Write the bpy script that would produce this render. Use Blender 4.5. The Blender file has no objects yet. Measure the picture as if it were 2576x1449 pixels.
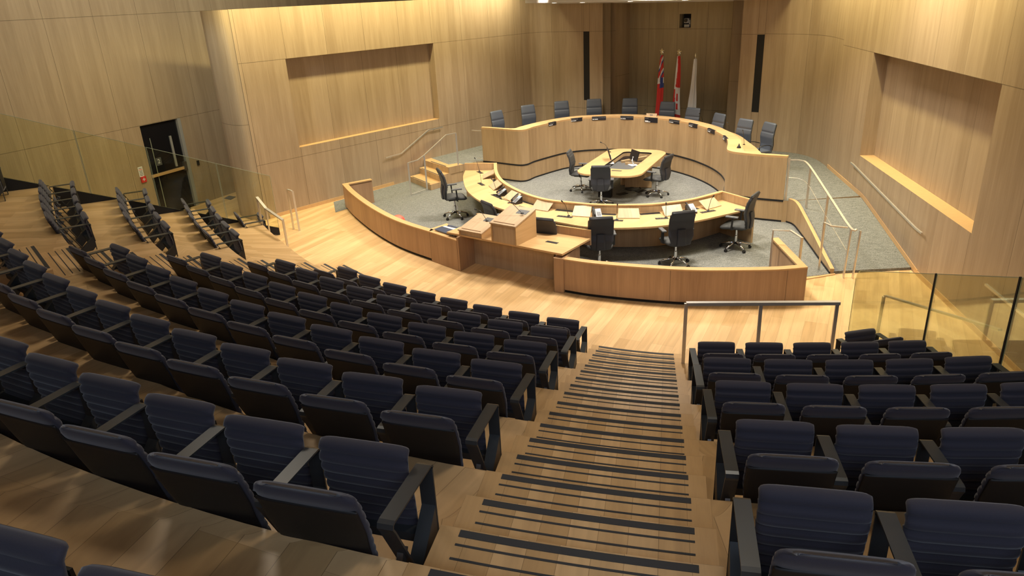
import bpy, bmesh, math, random
from mathutils import Vector, Matrix
random.seed(7)
PI = math.pi
sc = bpy.context.scene
C = sc.collection

# ------------------------------------------------------------------ camera
cd = bpy.data.cameras.new('camera'); cam = bpy.data.objects.new('camera', cd); C.objects.link(cam)
cd.sensor_width = 36.0; cd.lens = 36.0 * 1792.567 / 2576.0; cd.clip_start = 0.05; cd.clip_end = 200
rt = Vector((0.9986886, -0.0193729, -0.0473897)); up = Vector((0.0511966, 0.3779049, 0.9244278)); fw = Vector((0.0, 0.9256417, -0.3784012))
cam.matrix_world = Matrix(((rt.x, up.x, -fw.x, 0), (rt.y, up.y, -fw.y, 0), (rt.z, up.z, -fw.z, 5.0), (0, 0, 0, 1)))
sc.camera = cam
sc.view_settings.view_transform = 'Standard'; sc.view_settings.look = 'None'
sc.view_settings.gamma = 1.0; sc.view_settings.exposure = -0.08; sc.view_settings.use_curve_mapping = False
try:
    sc.cycles.use_denoising = True
    sc.cycles.max_bounces = 6; sc.cycles.diffuse_bounces = 3; sc.cycles.glossy_bounces = 3; sc.cycles.transparent_max_bounces = 8
    sc.cycles.sample_clamp_indirect = 4.0
except Exception: pass

# ------------------------------------------------------------------ world and lights
w = bpy.data.worlds.new('world'); sc.world = w; w.use_nodes = True
w.node_tree.nodes['Background'].inputs[0].default_value = (0.82, 0.86, 1.0, 1); w.node_tree.nodes['Background'].inputs[1].default_value = 0.1

def area(name, loc, target, sx, sy, power, col=(1, 1, 1), spread=180):
    l = bpy.data.lights.new(name, 'AREA'); l.shape = 'RECTANGLE'; l.size = sx; l.size_y = sy; l.energy = power; l.color = col
    l.spread = math.radians(spread)
    o = bpy.data.objects.new(name, l); C.objects.link(o); o.location = loc
    d = (Vector(target) - Vector(loc)).normalized()
    if sy > 3 * sx:   # long washers lie level along their wall
        yv = Vector((0, 0, 1)).cross(d).normalized(); xv = yv.cross(-d)
        o.matrix_world = Matrix(((xv.x, yv.x, -d.x, loc[0]), (xv.y, yv.y, -d.y, loc[1]), (xv.z, yv.z, -d.z, loc[2]), (0, 0, 0, 1)))
    else: o.rotation_euler = d.to_track_quat('-Z', 'Y').to_euler()
    return o
def spot(name, loc, target, power, col, deg, blend=0.6, r=0.06):
    l = bpy.data.lights.new(name, 'SPOT'); l.energy = power; l.color = col; l.spot_size = math.radians(deg); l.spot_blend = blend; l.shadow_soft_size = r
    o = bpy.data.objects.new(name, l); C.objects.link(o); o.location = loc
    d = Vector(target) - Vector(loc); o.rotation_euler = d.to_track_quat('-Z', 'Y').to_euler(); return o

WARM = (1.0, 0.90, 0.76)
# downlights of the council ring (above the frame)
for x, y, z, e in ((0.8, 20.6, 5.6, 170), (4.4, 20.2, 5.6, 170), (0.6, 16.6, 5.8, 190), (4.6, 16.4, 5.8, 190), (2.6, 12.4, 6.2, 240), (-2.8, 15.0, 6.2, 190), (6.2, 13.2, 6.2, 70)):
    area('ring_downlight', (x, y, z), (x, y - 0.1, 0), 0.9, 0.9, e, WARM, 115)
# wall washers in the ceiling coves
COVE = (1.0, 0.88, 0.52)
area('cove_light', (-3.55, 19.25, 6.0), (-4.15, 19.8, 3.2), 0.15, 8.6, 300, (1.0, 0.85, 0.42), 130)
area('cove_light', (0.2, 23.55, 5.35), (-0.6, 24.2, 3.4), 0.15, 2.4, 60, COVE, 160)
area('cove_light', (7.0, 14.8, 5.9), (7.9, 14.65, 3.2), 0.15, 9.5, 290, (1.0, 0.85, 0.42), 130)
# spots on the back piers
spot('pier_spot', (1.3, 22.9, 5.2), (2.2, 24.9, 2.9), 120, (1, 0.80, 0.66), 50)
spot('pier_spot', (2.6, 22.2, 5.2), (3.35, 24.1, 2.9), 110, (1, 0.80, 0.66), 45)
spot('pier_spot', (5.6, 19.6, 5.2), (7.0, 21.0, 2.9), 120, (1, 0.84, 0.76), 60)
spot('niche_spot', (4.2, 21.4, 5.2), (5.2, 23.4, 3.0), 420, (0.86, 0.93, 1.0), 60)
# house lights over the audience
area('house_light', (-3.5, 8.0, 7.6), (-3.5, 8.0, 0), 1.2, 1.2, 90, (1, 0.88, 0.72), 170)
area('house_light', (2.0, 5.0, 7.6), (2.0, 5.5, 0), 1.2, 1.2, 75, (1, 0.88, 0.72), 170)
area('wall_washer', (-6.6, 16.2, 7.2), (-9.6, 17.4, 4.2), 0.3, 12.0, 230, (0.98, 0.94, 0.76), 170)
# daylight from windows behind the camera and beside the left block
area('window_daylight', (1.5, -3.0, 7.0), (0.5, 8, 1.0), 7.0, 1.6, 190, (0.66, 0.79, 1.0), 160)
spot('window_daylight', (-8.6, 12.0, 6.4), (-6.75, 17.9, 2.7), 620, (0.66, 0.80, 1.0), 36, 0.5, 0.25)

# ------------------------------------------------------------------ materials
def mat(name):
    m = bpy.data.materials.new(name); m.use_nodes = True; return m, m.node_tree, m.node_tree.nodes['Principled BSDF']
def link(t, a, b): t.links.new(a, b)
def math_n(t, op, a, b=None):
    n = t.nodes.new('ShaderNodeMath'); n.operation = op
    for i, v in enumerate((a, b)):
        if v is None: continue
        if isinstance(v, (int, float)): n.inputs[i].default_value = v
        else: link(t, v, n.inputs[i])
    return n.outputs[0]
def simple(name, col, rough=0.6, metal=0.0, noise=0.0, scale=40, bump=0.0, spec=0.5, sheen=0):
    m, t, b = mat(name)
    b.inputs['Base Color'].default_value = (*col, 1); b.inputs['Roughness'].default_value = rough; b.inputs['Metallic'].default_value = metal
    b.inputs['Specular IOR Level'].default_value = spec
    if sheen: b.inputs['Sheen Weight'].default_value = sheen
    if noise or bump:
        tc = t.nodes.new('ShaderNodeTexCoord'); n = t.nodes.new('ShaderNodeTexNoise'); n.inputs['Scale'].default_value = scale; n.inputs['Detail'].default_value = 4
        link(t, tc.outputs['Object'], n.inputs['Vector'])
        if noise:
            r = t.nodes.new('ShaderNodeMixRGB'); r.inputs[1].default_value = (*[c * (1 - noise) for c in col], 1); r.inputs[2].default_value = (*[min(1, c * (1 + noise)) for c in col], 1)
            link(t, n.outputs['Fac'], r.inputs[0]); link(t, r.outputs[0], b.inputs['Base Color'])
        if bump:
            bp = t.nodes.new('ShaderNodeBump'); bp.inputs['Strength'].default_value = bump; bp.inputs['Distance'].default_value = 0.004
            link(t, n.outputs['Fac'], bp.inputs['Height']); link(t, bp.outputs[0], b.inputs['Normal'])
    return m
def veneer(name, dark, light, leaf=0.3, panel=None, panel_off=0.0, joints=(), slope=0.0, rough=0.45, jw=0.009, swap=False):
    """oak veneer: grain along v, leaf tone along u, thin panel joints"""
    m, t, b = mat(name)
    tc = t.nodes.new('ShaderNodeTexCoord'); sp = t.nodes.new('ShaderNodeSeparateXYZ'); link(t, tc.outputs['UV'], sp.inputs[0])
    u, v = (sp.outputs[1], sp.outputs[0]) if swap else (sp.outputs[0], sp.outputs[1])
    def noise(su, sv, det, off=0.0, dist=0.0):
        cb = t.nodes.new('ShaderNodeCombineXYZ'); link(t, math_n(t, 'MULTIPLY', u, su), cb.inputs[0]); link(t, math_n(t, 'MULTIPLY', v, sv), cb.inputs[1]); cb.inputs[2].default_value = off
        n = t.nodes.new('ShaderNodeTexNoise'); n.inputs['Scale'].default_value = 1; n.inputs['Detail'].default_value = det; n.inputs['Distortion'].default_value = dist
        link(t, cb.outputs[0], n.inputs['Vector']); return n.outputs['Fac']
    fine = noise(60, 1.6, 5, 0.0); broad = noise(7, 0.5, 3, 5.0, 0.6)
    lf = math_n(t, 'FLOOR', math_n(t, 'DIVIDE', u, leaf)); wn = t.nodes.new('ShaderNodeTexWhiteNoise'); wn.noise_dimensions = '1D'; link(t, lf, wn.inputs['W'])
    f = math_n(t, 'ADD', math_n(t, 'MULTIPLY', fine, 0.45), math_n(t, 'MULTIPLY', broad, 0.45)); f = math_n(t, 'ADD', f, math_n(t, 'MULTIPLY', wn.outputs['Value'], 0.16)); f = math_n(t, 'SUBTRACT', f, 0.04)
    cr = t.nodes.new('ShaderNodeValToRGB'); cr.color_ramp.elements[0].position = 0.22; cr.color_ramp.elements[1].position = 0.78
    cr.color_ramp.elements[0].color = (*dark, 1); cr.color_ramp.elements[1].color = (*light, 1); link(t, f, cr.inputs[0])
    col = cr.outputs[0]; lines = []
    if panel:
        md = math_n(t, 'MODULO', math_n(t, 'ADD', u, 500 * panel - panel_off), panel); lines.append(math_n(t, 'LESS_THAN', md, jw))
    for z in joints:
        zz = math_n(t, 'SUBTRACT', v, z)
        if slope: zz = math_n(t, 'SUBTRACT', zz, math_n(t, 'MULTIPLY', u, slope))
        lines.append(math_n(t, 'LESS_THAN', math_n(t, 'ABSOLUTE', zz), jw * 0.6))
    if lines:
        a = lines[0]
        for x in lines[1:]: a = math_n(t, 'MAXIMUM', a, x)
        mx = t.nodes.new('ShaderNodeMixRGB'); link(t, math_n(t, 'MULTIPLY', a, 0.62), mx.inputs[0]); link(t, col, mx.inputs[1]); mx.inputs[2].default_value = (0.03, 0.02, 0.01, 1); col = mx.outputs[0]
    link(t, col, b.inputs['Base Color']); b.inputs['Roughness'].default_value = rough; b.inputs['Specular IOR Level'].default_value = 0.35
    bp = t.nodes.new('ShaderNodeBump'); bp.inputs['Strength'].default_value = 0.08; bp.inputs['Distance'].default_value = 0.002; link(t, fine, bp.inputs['Height']); link(t, bp.outputs[0], b.inputs['Normal'])
    return m
def planks(name, c1, c2, width=0.17, length=1.6, rough=0.38):
    m, t, b = mat(name)
    tc = t.nodes.new('ShaderNodeTexCoord'); br = t.nodes.new('ShaderNodeTexBrick'); link(t, tc.outputs['UV'], br.inputs['Vector'])
    br.inputs['Scale'].default_value = 1; br.inputs['Brick Width'].default_value = length; br.inputs['Row Height'].default_value = width; br.inputs['Mortar Size'].default_value = 0.0012
    br.inputs['Color1'].default_value = (*c1, 1); br.inputs['Color2'].default_value = (*c2, 1); br.inputs['Mortar'].default_value = (*[c * 0.55 for c in c1], 1); br.offset = 0.37; br.offset_frequency = 3
    br.inputs['Bias'].default_value = 0.0
    mp = t.nodes.new('ShaderNodeMapping'); mp.inputs['Scale'].default_value = (1.1, 14, 1); link(t, tc.outputs['UV'], mp.inputs[0])
    n = t.nodes.new('ShaderNodeTexNoise'); n.inputs['Scale'].default_value = 1; n.inputs['Detail'].default_value = 6; n.inputs['Distortion'].default_value = 0.7; link(t, mp.outputs[0], n.inputs['Vector'])
    mx = t.nodes.new('ShaderNodeMixRGB'); mx.blend_type = 'MULTIPLY'; mx.inputs[0].default_value = 1.0
    cr = t.nodes.new('ShaderNodeValToRGB'); cr.color_ramp.elements[0].color = (0.86, 0.84, 0.82, 1); cr.color_ramp.elements[1].color = (1.06, 1.05, 1.04, 1); cr.color_ramp.elements[0].position = 0.3; cr.color_ramp.elements[1].position = 0.65
    link(t, n.outputs['Fac'], cr.inputs[0]); link(t, br.outputs['Color'], mx.inputs[1]); link(t, cr.outputs[0], mx.inputs[2]); link(t, mx.outputs[0], b.inputs['Base Color'])
    b.inputs['Roughness'].default_value = rough; b.inputs['Specular IOR Level'].default_value = 0.4
    return m
def carpet_mat(name, col):
    m, t, b = mat(name)
    tc = t.nodes.new('ShaderNodeTexCoord')
    n = t.nodes.new('ShaderNodeTexNoise'); n.inputs['Scale'].default_value = 55; n.inputs['Detail'].default_value = 5; link(t, tc.outputs['Object'], n.inputs['Vector'])
    n2 = t.nodes.new('ShaderNodeTexNoise'); n2.inputs['Scale'].default_value = 9; n2.inputs['Detail'].default_value = 3; mp = t.nodes.new('ShaderNodeMapping'); mp.inputs['Scale'].default_value = (1, 3.5, 1); mp.inputs['Rotation'].default_value = (0, 0, 0.9)
    link(t, tc.outputs['Object'], mp.inputs[0]); link(t, mp.outputs[0], n2.inputs['Vector'])
    f = math_n(t, 'ADD', math_n(t, 'MULTIPLY', n.outputs['Fac'], 0.7), math_n(t, 'MULTIPLY', n2.outputs['Fac'], 0.3))
    cr = t.nodes.new('ShaderNodeValToRGB'); cr.color_ramp.elements[0].position = 0.36; cr.color_ramp.elements[1].position = 0.64
    cr.color_ramp.elements[0].color = (*[c * 0.62 for c in col], 1); cr.color_ramp.elements[1].color = (*[c * 1.4 for c in col], 1); link(t, f, cr.inputs[0]); link(t, cr.outputs[0], b.inputs['Base Color'])
    b.inputs['Roughness'].default_value = 0.95; b.inputs['Specular IOR Level'].default_value = 0.1
    return m
def glass_mat(name, tint, refl=0.5):
    m = bpy.data.materials.new(name); m.use_nodes = True; t = m.node_tree; t.nodes.clear()
    o = t.nodes.new('ShaderNodeOutputMaterial'); tr = t.nodes.new('ShaderNodeBsdfTransparent'); tr.inputs[0].default_value = (*tint, 1)
    g = t.nodes.new('ShaderNodeBsdfGlossy'); g.inputs['Roughness'].default_value = 0.02; g.inputs[0].default_value = (0.9, 1, 0.9, 1)
    fr = t.nodes.new('ShaderNodeFresnel'); fr.inputs[0].default_value = 1.45; mx = t.nodes.new('ShaderNodeMixShader')
    link(t, math_n(t, 'MULTIPLY', fr.outputs[0], refl), mx.inputs[0]); link(t, tr.outputs[0], mx.inputs[1]); link(t, g.outputs[0], mx.inputs[2]); link(t, mx.outputs[0], o.inputs[0])
    return m
def emit(name, col, s):
    m, t, b = mat(name); b.inputs['Base Color'].default_value = (*col, 1); b.inputs['Emission Color'].default_value = (*col, 1); b.inputs['Emission Strength'].default_value = s; return m

OD, OL = (0.29, 0.208, 0.130), (0.47, 0.362, 0.250)
M = {}
M['wall'] = veneer('oak_veneer_wall', OD, OL, leaf=0.31, panel=1.22, joints=(1.39, 3.83))
M['wall_right'] = veneer('oak_veneer_wall_right', OD, OL, leaf=0.31, panel=1.22, joints=(3.53,))
M['wall_outer'] = veneer('oak_veneer_wall_outer', (0.29, 0.215, 0.13), (0.45, 0.35, 0.225), leaf=0.24, panel=1.22, joints=(2.41, 5.03))
M['desk'] = veneer('oak_veneer_desk', (0.30, 0.195, 0.10), (0.56, 0.40, 0.225), leaf=0.42)
M['pale'] = veneer('oak_veneer_pale', (0.36, 0.25, 0.15), (0.60, 0.45, 0.29), leaf=0.5)
M['top'] = veneer('oak_desk_top', (0.46, 0.285, 0.125), (0.70, 0.47, 0.235), leaf=0.6, swap=True, rough=0.32)
M['cap'] = simple('oak_solid_edge', (0.58, 0.365, 0.17), 0.35, noise=0.12, scale=12)
M['low'] = veneer('oak_veneer_low_wall', (0.315, 0.185, 0.10), (0.53, 0.345, 0.20), leaf=0.5, panel=1.9)
M['floor'] = planks('oak_floor', (0.56, 0.36, 0.165), (0.72, 0.49, 0.25))
M['tier'] = planks('oak_tier_floor', (0.45, 0.285, 0.125), (0.60, 0.40, 0.20), width=0.16)
M['stair'] = planks('oak_stair', (0.45, 0.28, 0.12), (0.62, 0.41, 0.20), width=0.15, length=1.3)
M['grip'] = simple('dark_grip_strip', (0.030, 0.032, 0.035), 0.8)
M['carpet'] = carpet_mat('grey_carpet', (0.172, 0.176, 0.166))
M['black'] = simple('black', (0.006, 0.006, 0.007), 0.7)
M['black_gloss'] = simple('black_gloss', (0.008, 0.008, 0.012), 0.15)
M['fabric'] = simple('seat_fabric_charcoal', (0.034, 0.031, 0.043), 0.8, noise=0.15, scale=300, bump=0.1, spec=0.25, sheen=0.25)
M['shell'] = simple('seat_back_shell', (0.007, 0.006, 0.006), 0.6, noise=0.2, scale=200)
M['steel_dark'] = simple('dark_steel', (0.045, 0.050, 0.053), 0.36, metal=0.35)
M['bracket'] = simple('brushed_bracket', (0.30, 0.32, 0.33), 0.3, metal=0.9)
M['stainless'] = simple('stainless_steel', (0.72, 0.70, 0.66), 0.38, metal=0.85)
M['chrome'] = simple('chrome', (0.7, 0.7, 0.72), 0.12, metal=1.0)
M['leather'] = simple('blue_grey_leather', (0.085, 0.100, 0.130), 0.45, noise=0.1, scale=60)
M['leather_dark'] = simple('charcoal_leather', (0.026, 0.028, 0.036), 0.45, noise=0.1, scale=60)
M['ribbed'] = simple('charcoal_rib_fabric', (0.045, 0.047, 0.048), 0.7)
M['plastic'] = simple('black_plastic', (0.012, 0.012, 0.014), 0.4)
M['grey_plastic'] = simple('grey_plastic', (0.10, 0.105, 0.11), 0.4)
M['silver'] = simple('silver_plastic', (0.35, 0.37, 0.40), 0.35, metal=0.3)
M['white'] = simple('white', (0.75, 0.77, 0.80), 0.5)
M['paper'] = simple('paper', (0.85, 0.86, 0.88), 0.6)
M['plate'] = simple('nameplate_navy', (0.012, 0.014, 0.024), 0.35)
M['screen'] = emit('phone_screen', (0.30, 0.42, 0.46), 0.25)
M['glass'] = glass_mat('guard_glass', (0.94, 0.955, 0.86), 0.45)
M['glass_edge'] = simple('glass_edge_green', (0.34, 0.38, 0.28), 0.3)
M['door_glass'] = simple('dark_door_glass', (0.008, 0.009, 0.012), 0.08)
M['door_frame'] = simple('door_frame_grey', (0.30, 0.30, 0.27), 0.4)
M['ceiling'] = simple('ceiling_white', (0.62, 0.60, 0.57), 0.8)
M['red'] = simple('red', (0.62, 0.035, 0.03), 0.7)
M['coral'] = simple('coral_red', (0.75, 0.12, 0.08), 0.5)
M['flag_white'] = simple('flag_white', (0.72, 0.74, 0.78), 0.7)
M['flag_blue'] = simple('flag_blue', (0.03, 0.06, 0.28), 0.7)
M['gold'] = simple('gold_finial', (0.75, 0.66, 0.42), 0.3, metal=0.6)
M['navy'] = simple('navy_card', (0.035, 0.05, 0.09), 0.5)
M['lamp'] = emit('lamp_glow', (1, 0.95, 0.85), 8)

# ------------------------------------------------------------------ mesh helpers
class MB:
    def __init__(s): s.v = []; s.f = []; s.m = []; s.uv = {}; s.mats = []
    def mi(s, m):
        if m not in s.mats: s.mats.append(m)
        return s.mats.index(m)
    def face(s, idx, m=None, uv=None):
        s.f.append(tuple(idx)); s.m.append(s.mi(m) if m else 0)
        if uv: s.uv[len(s.f) - 1] = uv
    def add(s, pts):
        a = len(s.v); s.v += [tuple(p) for p in pts]; return a
    def box(s, c, d, rz=0.0, m=None, mtx=None):
        x, y, z = [k / 2 for k in d]
        pts = [Vector((i * x, j * y, k * z)) for k in (-1, 1) for j in (-1, 1) for i in (-1, 1)]
        R = Matrix.Rotation(rz, 3, 'Z') if mtx is None else mtx
        a = s.add([Vector(c) + R @ p for p in pts])
        for q in ((0, 2, 3, 1), (4, 5, 7, 6), (0, 1, 5, 4), (2, 6, 7, 3), (0, 4, 6, 2), (1, 3, 7, 5)): s.face([a + k for k in q], m)
    def hexa(s, pts, m=None):
        a = s.add(pts)
        for q in ((0, 3, 2, 1), (4, 5, 6, 7), (0, 1, 5, 4), (1, 2, 6, 5), (2, 3, 7, 6), (3, 0, 4, 7)): s.face([a + k for k in q], m)
    def prism(s, poly, z0, z1, m=None, mtop=None):
        n = len(poly); ar = sum(poly[i][0] * poly[(i + 1) % n][1] - poly[(i + 1) % n][0] * poly[i][1] for i in range(n))
        if ar < 0: poly = poly[::-1]
        f0 = z0 if callable(z0) else (lambda x, y: z0); f1 = z1 if callable(z1) else (lambda x, y: z1)
        a = s.add([(p[0], p[1], f0(*p)) for p in poly]); b = s.add([(p[0], p[1], f1(*p)) for p in poly])
        s.face([a + k for k in range(n - 1, -1, -1)], m); s.face([b + k for k in range(n)], mtop or m)
        L = 0
        for i in range(n):
            j = (i + 1) % n; d = math.dist(poly[i], poly[j]); 
            s.face([a + i, a + j, b + j, b + i], m, [(L, f0(*poly[i])), (L + d, f0(*poly[j])), (L + d, f1(*poly[j])), (L, f1(*poly[i]))]); L += d
    def ribbon(s, inner, outer, z0, z1, m=None, mtop=None):
        """solid between two polylines of equal count"""
        n = len(inner)
        f0 = z0 if callable(z0) else (lambda x, y: z0); f1 = z1 if callable(z1) else (lambda x, y: z1)
        I0 = s.add([(p[0], p[1], f0(*p)) for p in inner]); I1 = s.add([(p[0], p[1], f1(*p)) for p in inner])
        O0 = s.add([(p[0], p[1], f0(*p)) for p in outer]); O1 = s.add([(p[0], p[1], f1(*p)) for p in outer])
        L = 0
        for i in range(n - 1):
            d = math.dist(inner[i], inner[i + 1]); wd = math.dist(inner[i], outer[i]); wd2 = math.dist(inner[i + 1], outer[i + 1])
            A, B = inner[i], inner[i + 1]
            s.face([I0 + i, I0 + i + 1, I1 + i + 1, I1 + i], m, [(L, f0(*A)), (L + d, f0(*B)), (L + d, f1(*B)), (L, f1(*A))])
            s.face([O0 + i + 1, O0 + i, O1 + i, O1 + i + 1], m, [(L + d, f0(*B)), (L, f0(*A)), (L, f1(*A)), (L + d, f1(*B))])
            s.face([I1 + i, I1 + i + 1, O1 + i + 1, O1 + i], mtop or m, [(0, L), (0, L + d), (wd2, L + d), (wd, L)])
            s.face([I0 + i + 1, I0 + i, O0 + i, O0 + i + 1], m, [(0, L + d), (0, L), (wd, L), (wd2, L + d)])
            L += d
        for i, fl in ((0, 0), (n - 1, 1)):
            wd = math.dist(inner[i], outer[i]); A = inner[i]
            q = [I0 + i, I1 + i, O1 + i, O0 + i]; uv = [(0, f0(*A)), (0, f1(*A)), (wd, f1(*A)), (wd, f0(*A))]
            if fl: q = q[::-1]; uv = uv[::-1]
            s.face(q, m, uv)
    def tube(s, path, r, n=8, m=None, flat=None):
        P = [Vector(p) for p in path]; rings = []
        for i, p in enumerate(P):
            t = (P[min(i + 1, len(P) - 1)] - P[max(i - 1, 0)]).normalized()
            a = t.cross(Vector((0, 0, 1))); a = a.normalized() if a.length > 1e-3 else Vector((1, 0, 0)); b = a.cross(t).normalized()
            rr = r[i] if isinstance(r, (list, tuple)) else r; ra, rb = (rr, rr) if flat is None else flat
            if n == 4: ring = [p + a * ra * sx + b * rb * sy for sx, sy in ((1, 1), (-1, 1), (-1, -1), (1, -1))]
            else: ring = [p + a * ra * math.cos(2 * PI * k / n) + b * rb * math.sin(2 * PI * k / n) for k in range(n)]
            rings.append(s.add(ring))
        for i in range(len(P) - 1):
            for k in range(n): s.face([rings[i] + k, rings[i] + (k + 1) % n, rings[i + 1] + (k + 1) % n, rings[i + 1] + k], m)
        s.face([rings[0] + k for k in range(n - 1, -1, -1)], m); s.face([rings[-1] + k for k in range(n)], m)
    def lathe(s, prof, c=(0, 0, 0), n=16, m=None):
        c = Vector(c); rings = [s.add([c + Vector((r * math.cos(2 * PI * k / n), r * math.sin(2 * PI * k / n), z)) for k in range(n)]) for r, z in prof]
        for i in range(len(prof) - 1):
            for k in range(n): s.face([rings[i] + k, rings[i] + (k + 1) % n, rings[i + 1] + (k + 1) % n, rings[i + 1] + k], m)
        s.face([rings[0] + k for k in range(n - 1, -1, -1)], m); s.face([rings[-1] + k for k in range(n)], m)
    def grid(s, fn, nu, nv, m=None, closed_u=False):
        idx = [[s.add([fn(i / nu, j / nv)]) for j in range(nv + 1)] for i in range(nu + (0 if closed_u else 1))]
        for i in range(nu):
            for j in range(nv): s.face([idx[i][j], idx[(i + 1) % len(idx)][j], idx[(i + 1) % len(idx)][j + 1], idx[i][j + 1]], m)
    def build(s, name, parent=None, mat=None, smooth=False, bevel=0, seg=2, fix=True, sub=0, rot=0.0, polar=None):
        me = bpy.data.meshes.new(name); me.from_pydata(s.v, [], s.f)
        if mat and not s.mats: s.mats = [mat]
        for mm in s.mats: me.materials.append(mm)
        for i, p in enumerate(me.polygons): p.material_index = s.m[i]; p.use_smooth = smooth
        ul = me.uv_layers.new(name='UVMap'); c, sn = math.cos(rot), math.sin(rot)
        for i, p in enumerate(me.polygons):
            if i in s.uv and not (polar and abs(p.normal.z) > 0.5):
                for li, q in zip(p.loop_indices, s.uv[i]): ul.data[li].uv = q
            else:
                nrm = p.normal
                for li in p.loop_indices:
                    co = me.vertices[me.loops[li].vertex_index].co
                    if abs(nrm.z) > 0.5:
                        if polar:
                            dx, dy = co.x - polar[0], polar[1] - co.y; R = math.hypot(dx, dy); a_ = math.atan2(dx, dy)
                            ul.data[li].uv = (R, a_ * 9.0)
                        else: ul.data[li].uv = (co.x * c + co.y * sn, -co.x * sn + co.y * c)
                    else:
                        t = Vector((-nrm.y, nrm.x)); t = t.normalized() if t.length > 1e-4 else Vector((1, 0)); ul.data[li].uv = (co.x * t.x + co.y * t.y, co.z)
        if fix:
            bm = bmesh.new(); bm.from_mesh(me); bmesh.ops.recalc_face_normals(bm, faces=bm.faces); bm.to_mesh(me); bm.free()
        o = bpy.data.objects.new(name, me); C.objects.link(o)
        if parent: o.parent = parent
        if bevel:
            b = o.modifiers.new('bevel', 'BEVEL'); b.width = bevel; b.segments = seg; b.limit_method = 'ANGLE'; b.angle_limit = math.radians(40)
        if sub:
            b = o.modifiers.new('sub', 'SUBSURF'); b.levels = sub; b.render_levels = sub
        return o
def tag(o, label=None, cat=None, group=None, kind=None):
    if label: o['label'] = label
    if cat: o['category'] = cat
    if group: o['group'] = group
    if kind: o['kind'] = kind
    return o
def empty(name, loc=(0, 0, 0), rz=0.0):
    o = bpy.data.objects.new(name, None); C.objects.link(o); o.location = loc; o.rotation_euler = (0, 0, rz); o.empty_display_size = 0.1; return o
def struct(o, label=None): return tag(o, label, None, None, 'structure')
def copy_tree(o, parent=None):
    c = o.copy(); C.objects.link(c)
    if parent: c.parent = parent
    for ch in [x for x in ALLC.get(o.name, [])]: copy_tree(ch, c)
    return c
ALLC = {}
def reg(root):
    """remember the children of a prototype"""
    for ch in root.children: ALLC.setdefault(root.name, []).append(ch); reg(ch)
def head(x, y):  # heading angle (from +y clockwise) -> z rotation
    return -math.atan2(x, y)
def catmull(P, k=6, closed=False):
    P = [Vector(p) for p in P]; n = len(P); out = []
    for i in range(n - 1 if not closed else n):
        p1, p2 = P[i], P[(i + 1) % n]; p0 = P[i - 1] if (i > 0 or closed) else p1 + (p1 - p2); p3 = P[(i + 2) % n] if (i < n - 2 or closed) else p2 + (p2 - p1)
        for j in range(k):
            t = j / k; out.append(0.5 * ((2 * p1) + (p2 - p0) * t + (2 * p0 - 5 * p1 + 4 * p2 - p3) * t * t + (3 * p1 - p0 - 3 * p2 + p3) * t ** 3))
    if not closed: out.append(P[-1])
    return [tuple(p) for p in out]
def offset(P, d):
    out = []
    for i in range(len(P)):
        a = Vector(P[max(i - 1, 0)]); b = Vector(P[min(i + 1, len(P) - 1)]); t = (b - a).normalized(); out.append((P[i][0] - t.y * d, P[i][1] + t.x * d))
    return out

RI = 0.15381; CX, CY = 3.551, 14.181
DX, DY = 2.80, 19.05

# ------------------------------------------------------------------ seating curves
def pc(R, deg): a = math.radians(deg); return (CX + R * math.sin(a), CY - R * math.cos(a))
master = [pc(9.61, d) for d in range(30, -37, -3)] + [(-3.244, 7.269), (-3.737, 7.688), (-4.22, 8.129), (-4.69, 8.59), (-5.146, 9.068), (-5.72, 9.72), (-6.25, 10.35), (-6.72, 10.95), (-7.05, 11.42), (-7.46, 12.05), (-7.85, 12.67), (-8.24, 13.3), (-8.62, 13.95), (-9.0, 14.6), (-9.4, 15.3), (-9.8, 16.0)]
master = catmull(master, 3)
# positive offset of this right-to-left curve points to the stage or away: normal (-ty, tx) with travel to the left points down (outward)
def tier_curve(k):  # nosing of the platform on level 3k (k=1 row two ... )
    return offset(master, -0.95 + 1.267 * (k - 3))
GRP = Vector((5.04, 9.6)); GRD = Vector((4.70 - 5.04, 6.03 - 9.6)).normalized()      # right glass guard line
GLP = Vector((-5.45, 16.4)); GLD = Vector((-9.85 + 5.45, 14.4 - 16.4)).normalized()    # left glass guard line
def tier_poly(k):
    a = tier_curve(k); b = offset(tier_curve(k + 1), 0.03)
    def trim(P):
        Q = []
        for i, p in enumerate(P):
            r = Vector(p) - GRP; sr = GRD.x * r.y - GRD.y * r.x     # >0 beyond the right guard
            l = Vector(p) - GLP; sl = GLD.x * l.y - GLD.y * l.x     # <0 beyond the left guard
            Q.append((p, sr, sl))
        out = []
        for i in range(len(Q)):
            p, sr, sl = Q[i]; inside = sr <= 0 and sl >= 0
            if i:
                p0, r0, l0 = Q[i - 1]
                for v0, v1 in ((r0, sr), (-l0, -sl)):
                    if (v0 > 0) != (v1 > 0):
                        t = v0 / (v0 - v1); out.append((p0[0] + (p[0] - p0[0]) * t, p0[1] + (p[1] - p0[1]) * t))
            if inside: out.append(p)
        return out
    return trim(a) + trim(b)[::-1]

# ================================================================== THE SETTING
# ---- floors
m = MB(); m.prism([(-16, -4), (12, -4), (12, 32), (-16, 32)], -0.3, 0.0, M['floor'])
struct(m.build('floor', rot=math.radians(63)), 'pale oak plank floor at the bottom of the hall')
TZ = lambda k: 3 * k * RI
for k in range(1, 8):
    m = MB(); m.prism(tier_poly(k), max(0.0, TZ(k) - 0.62), TZ(k), M['tier'])
    struct(m.build('floor_tier', polar=(CX, CY)), 'curved oak platform of seating row %d' % (k + 1))
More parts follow.
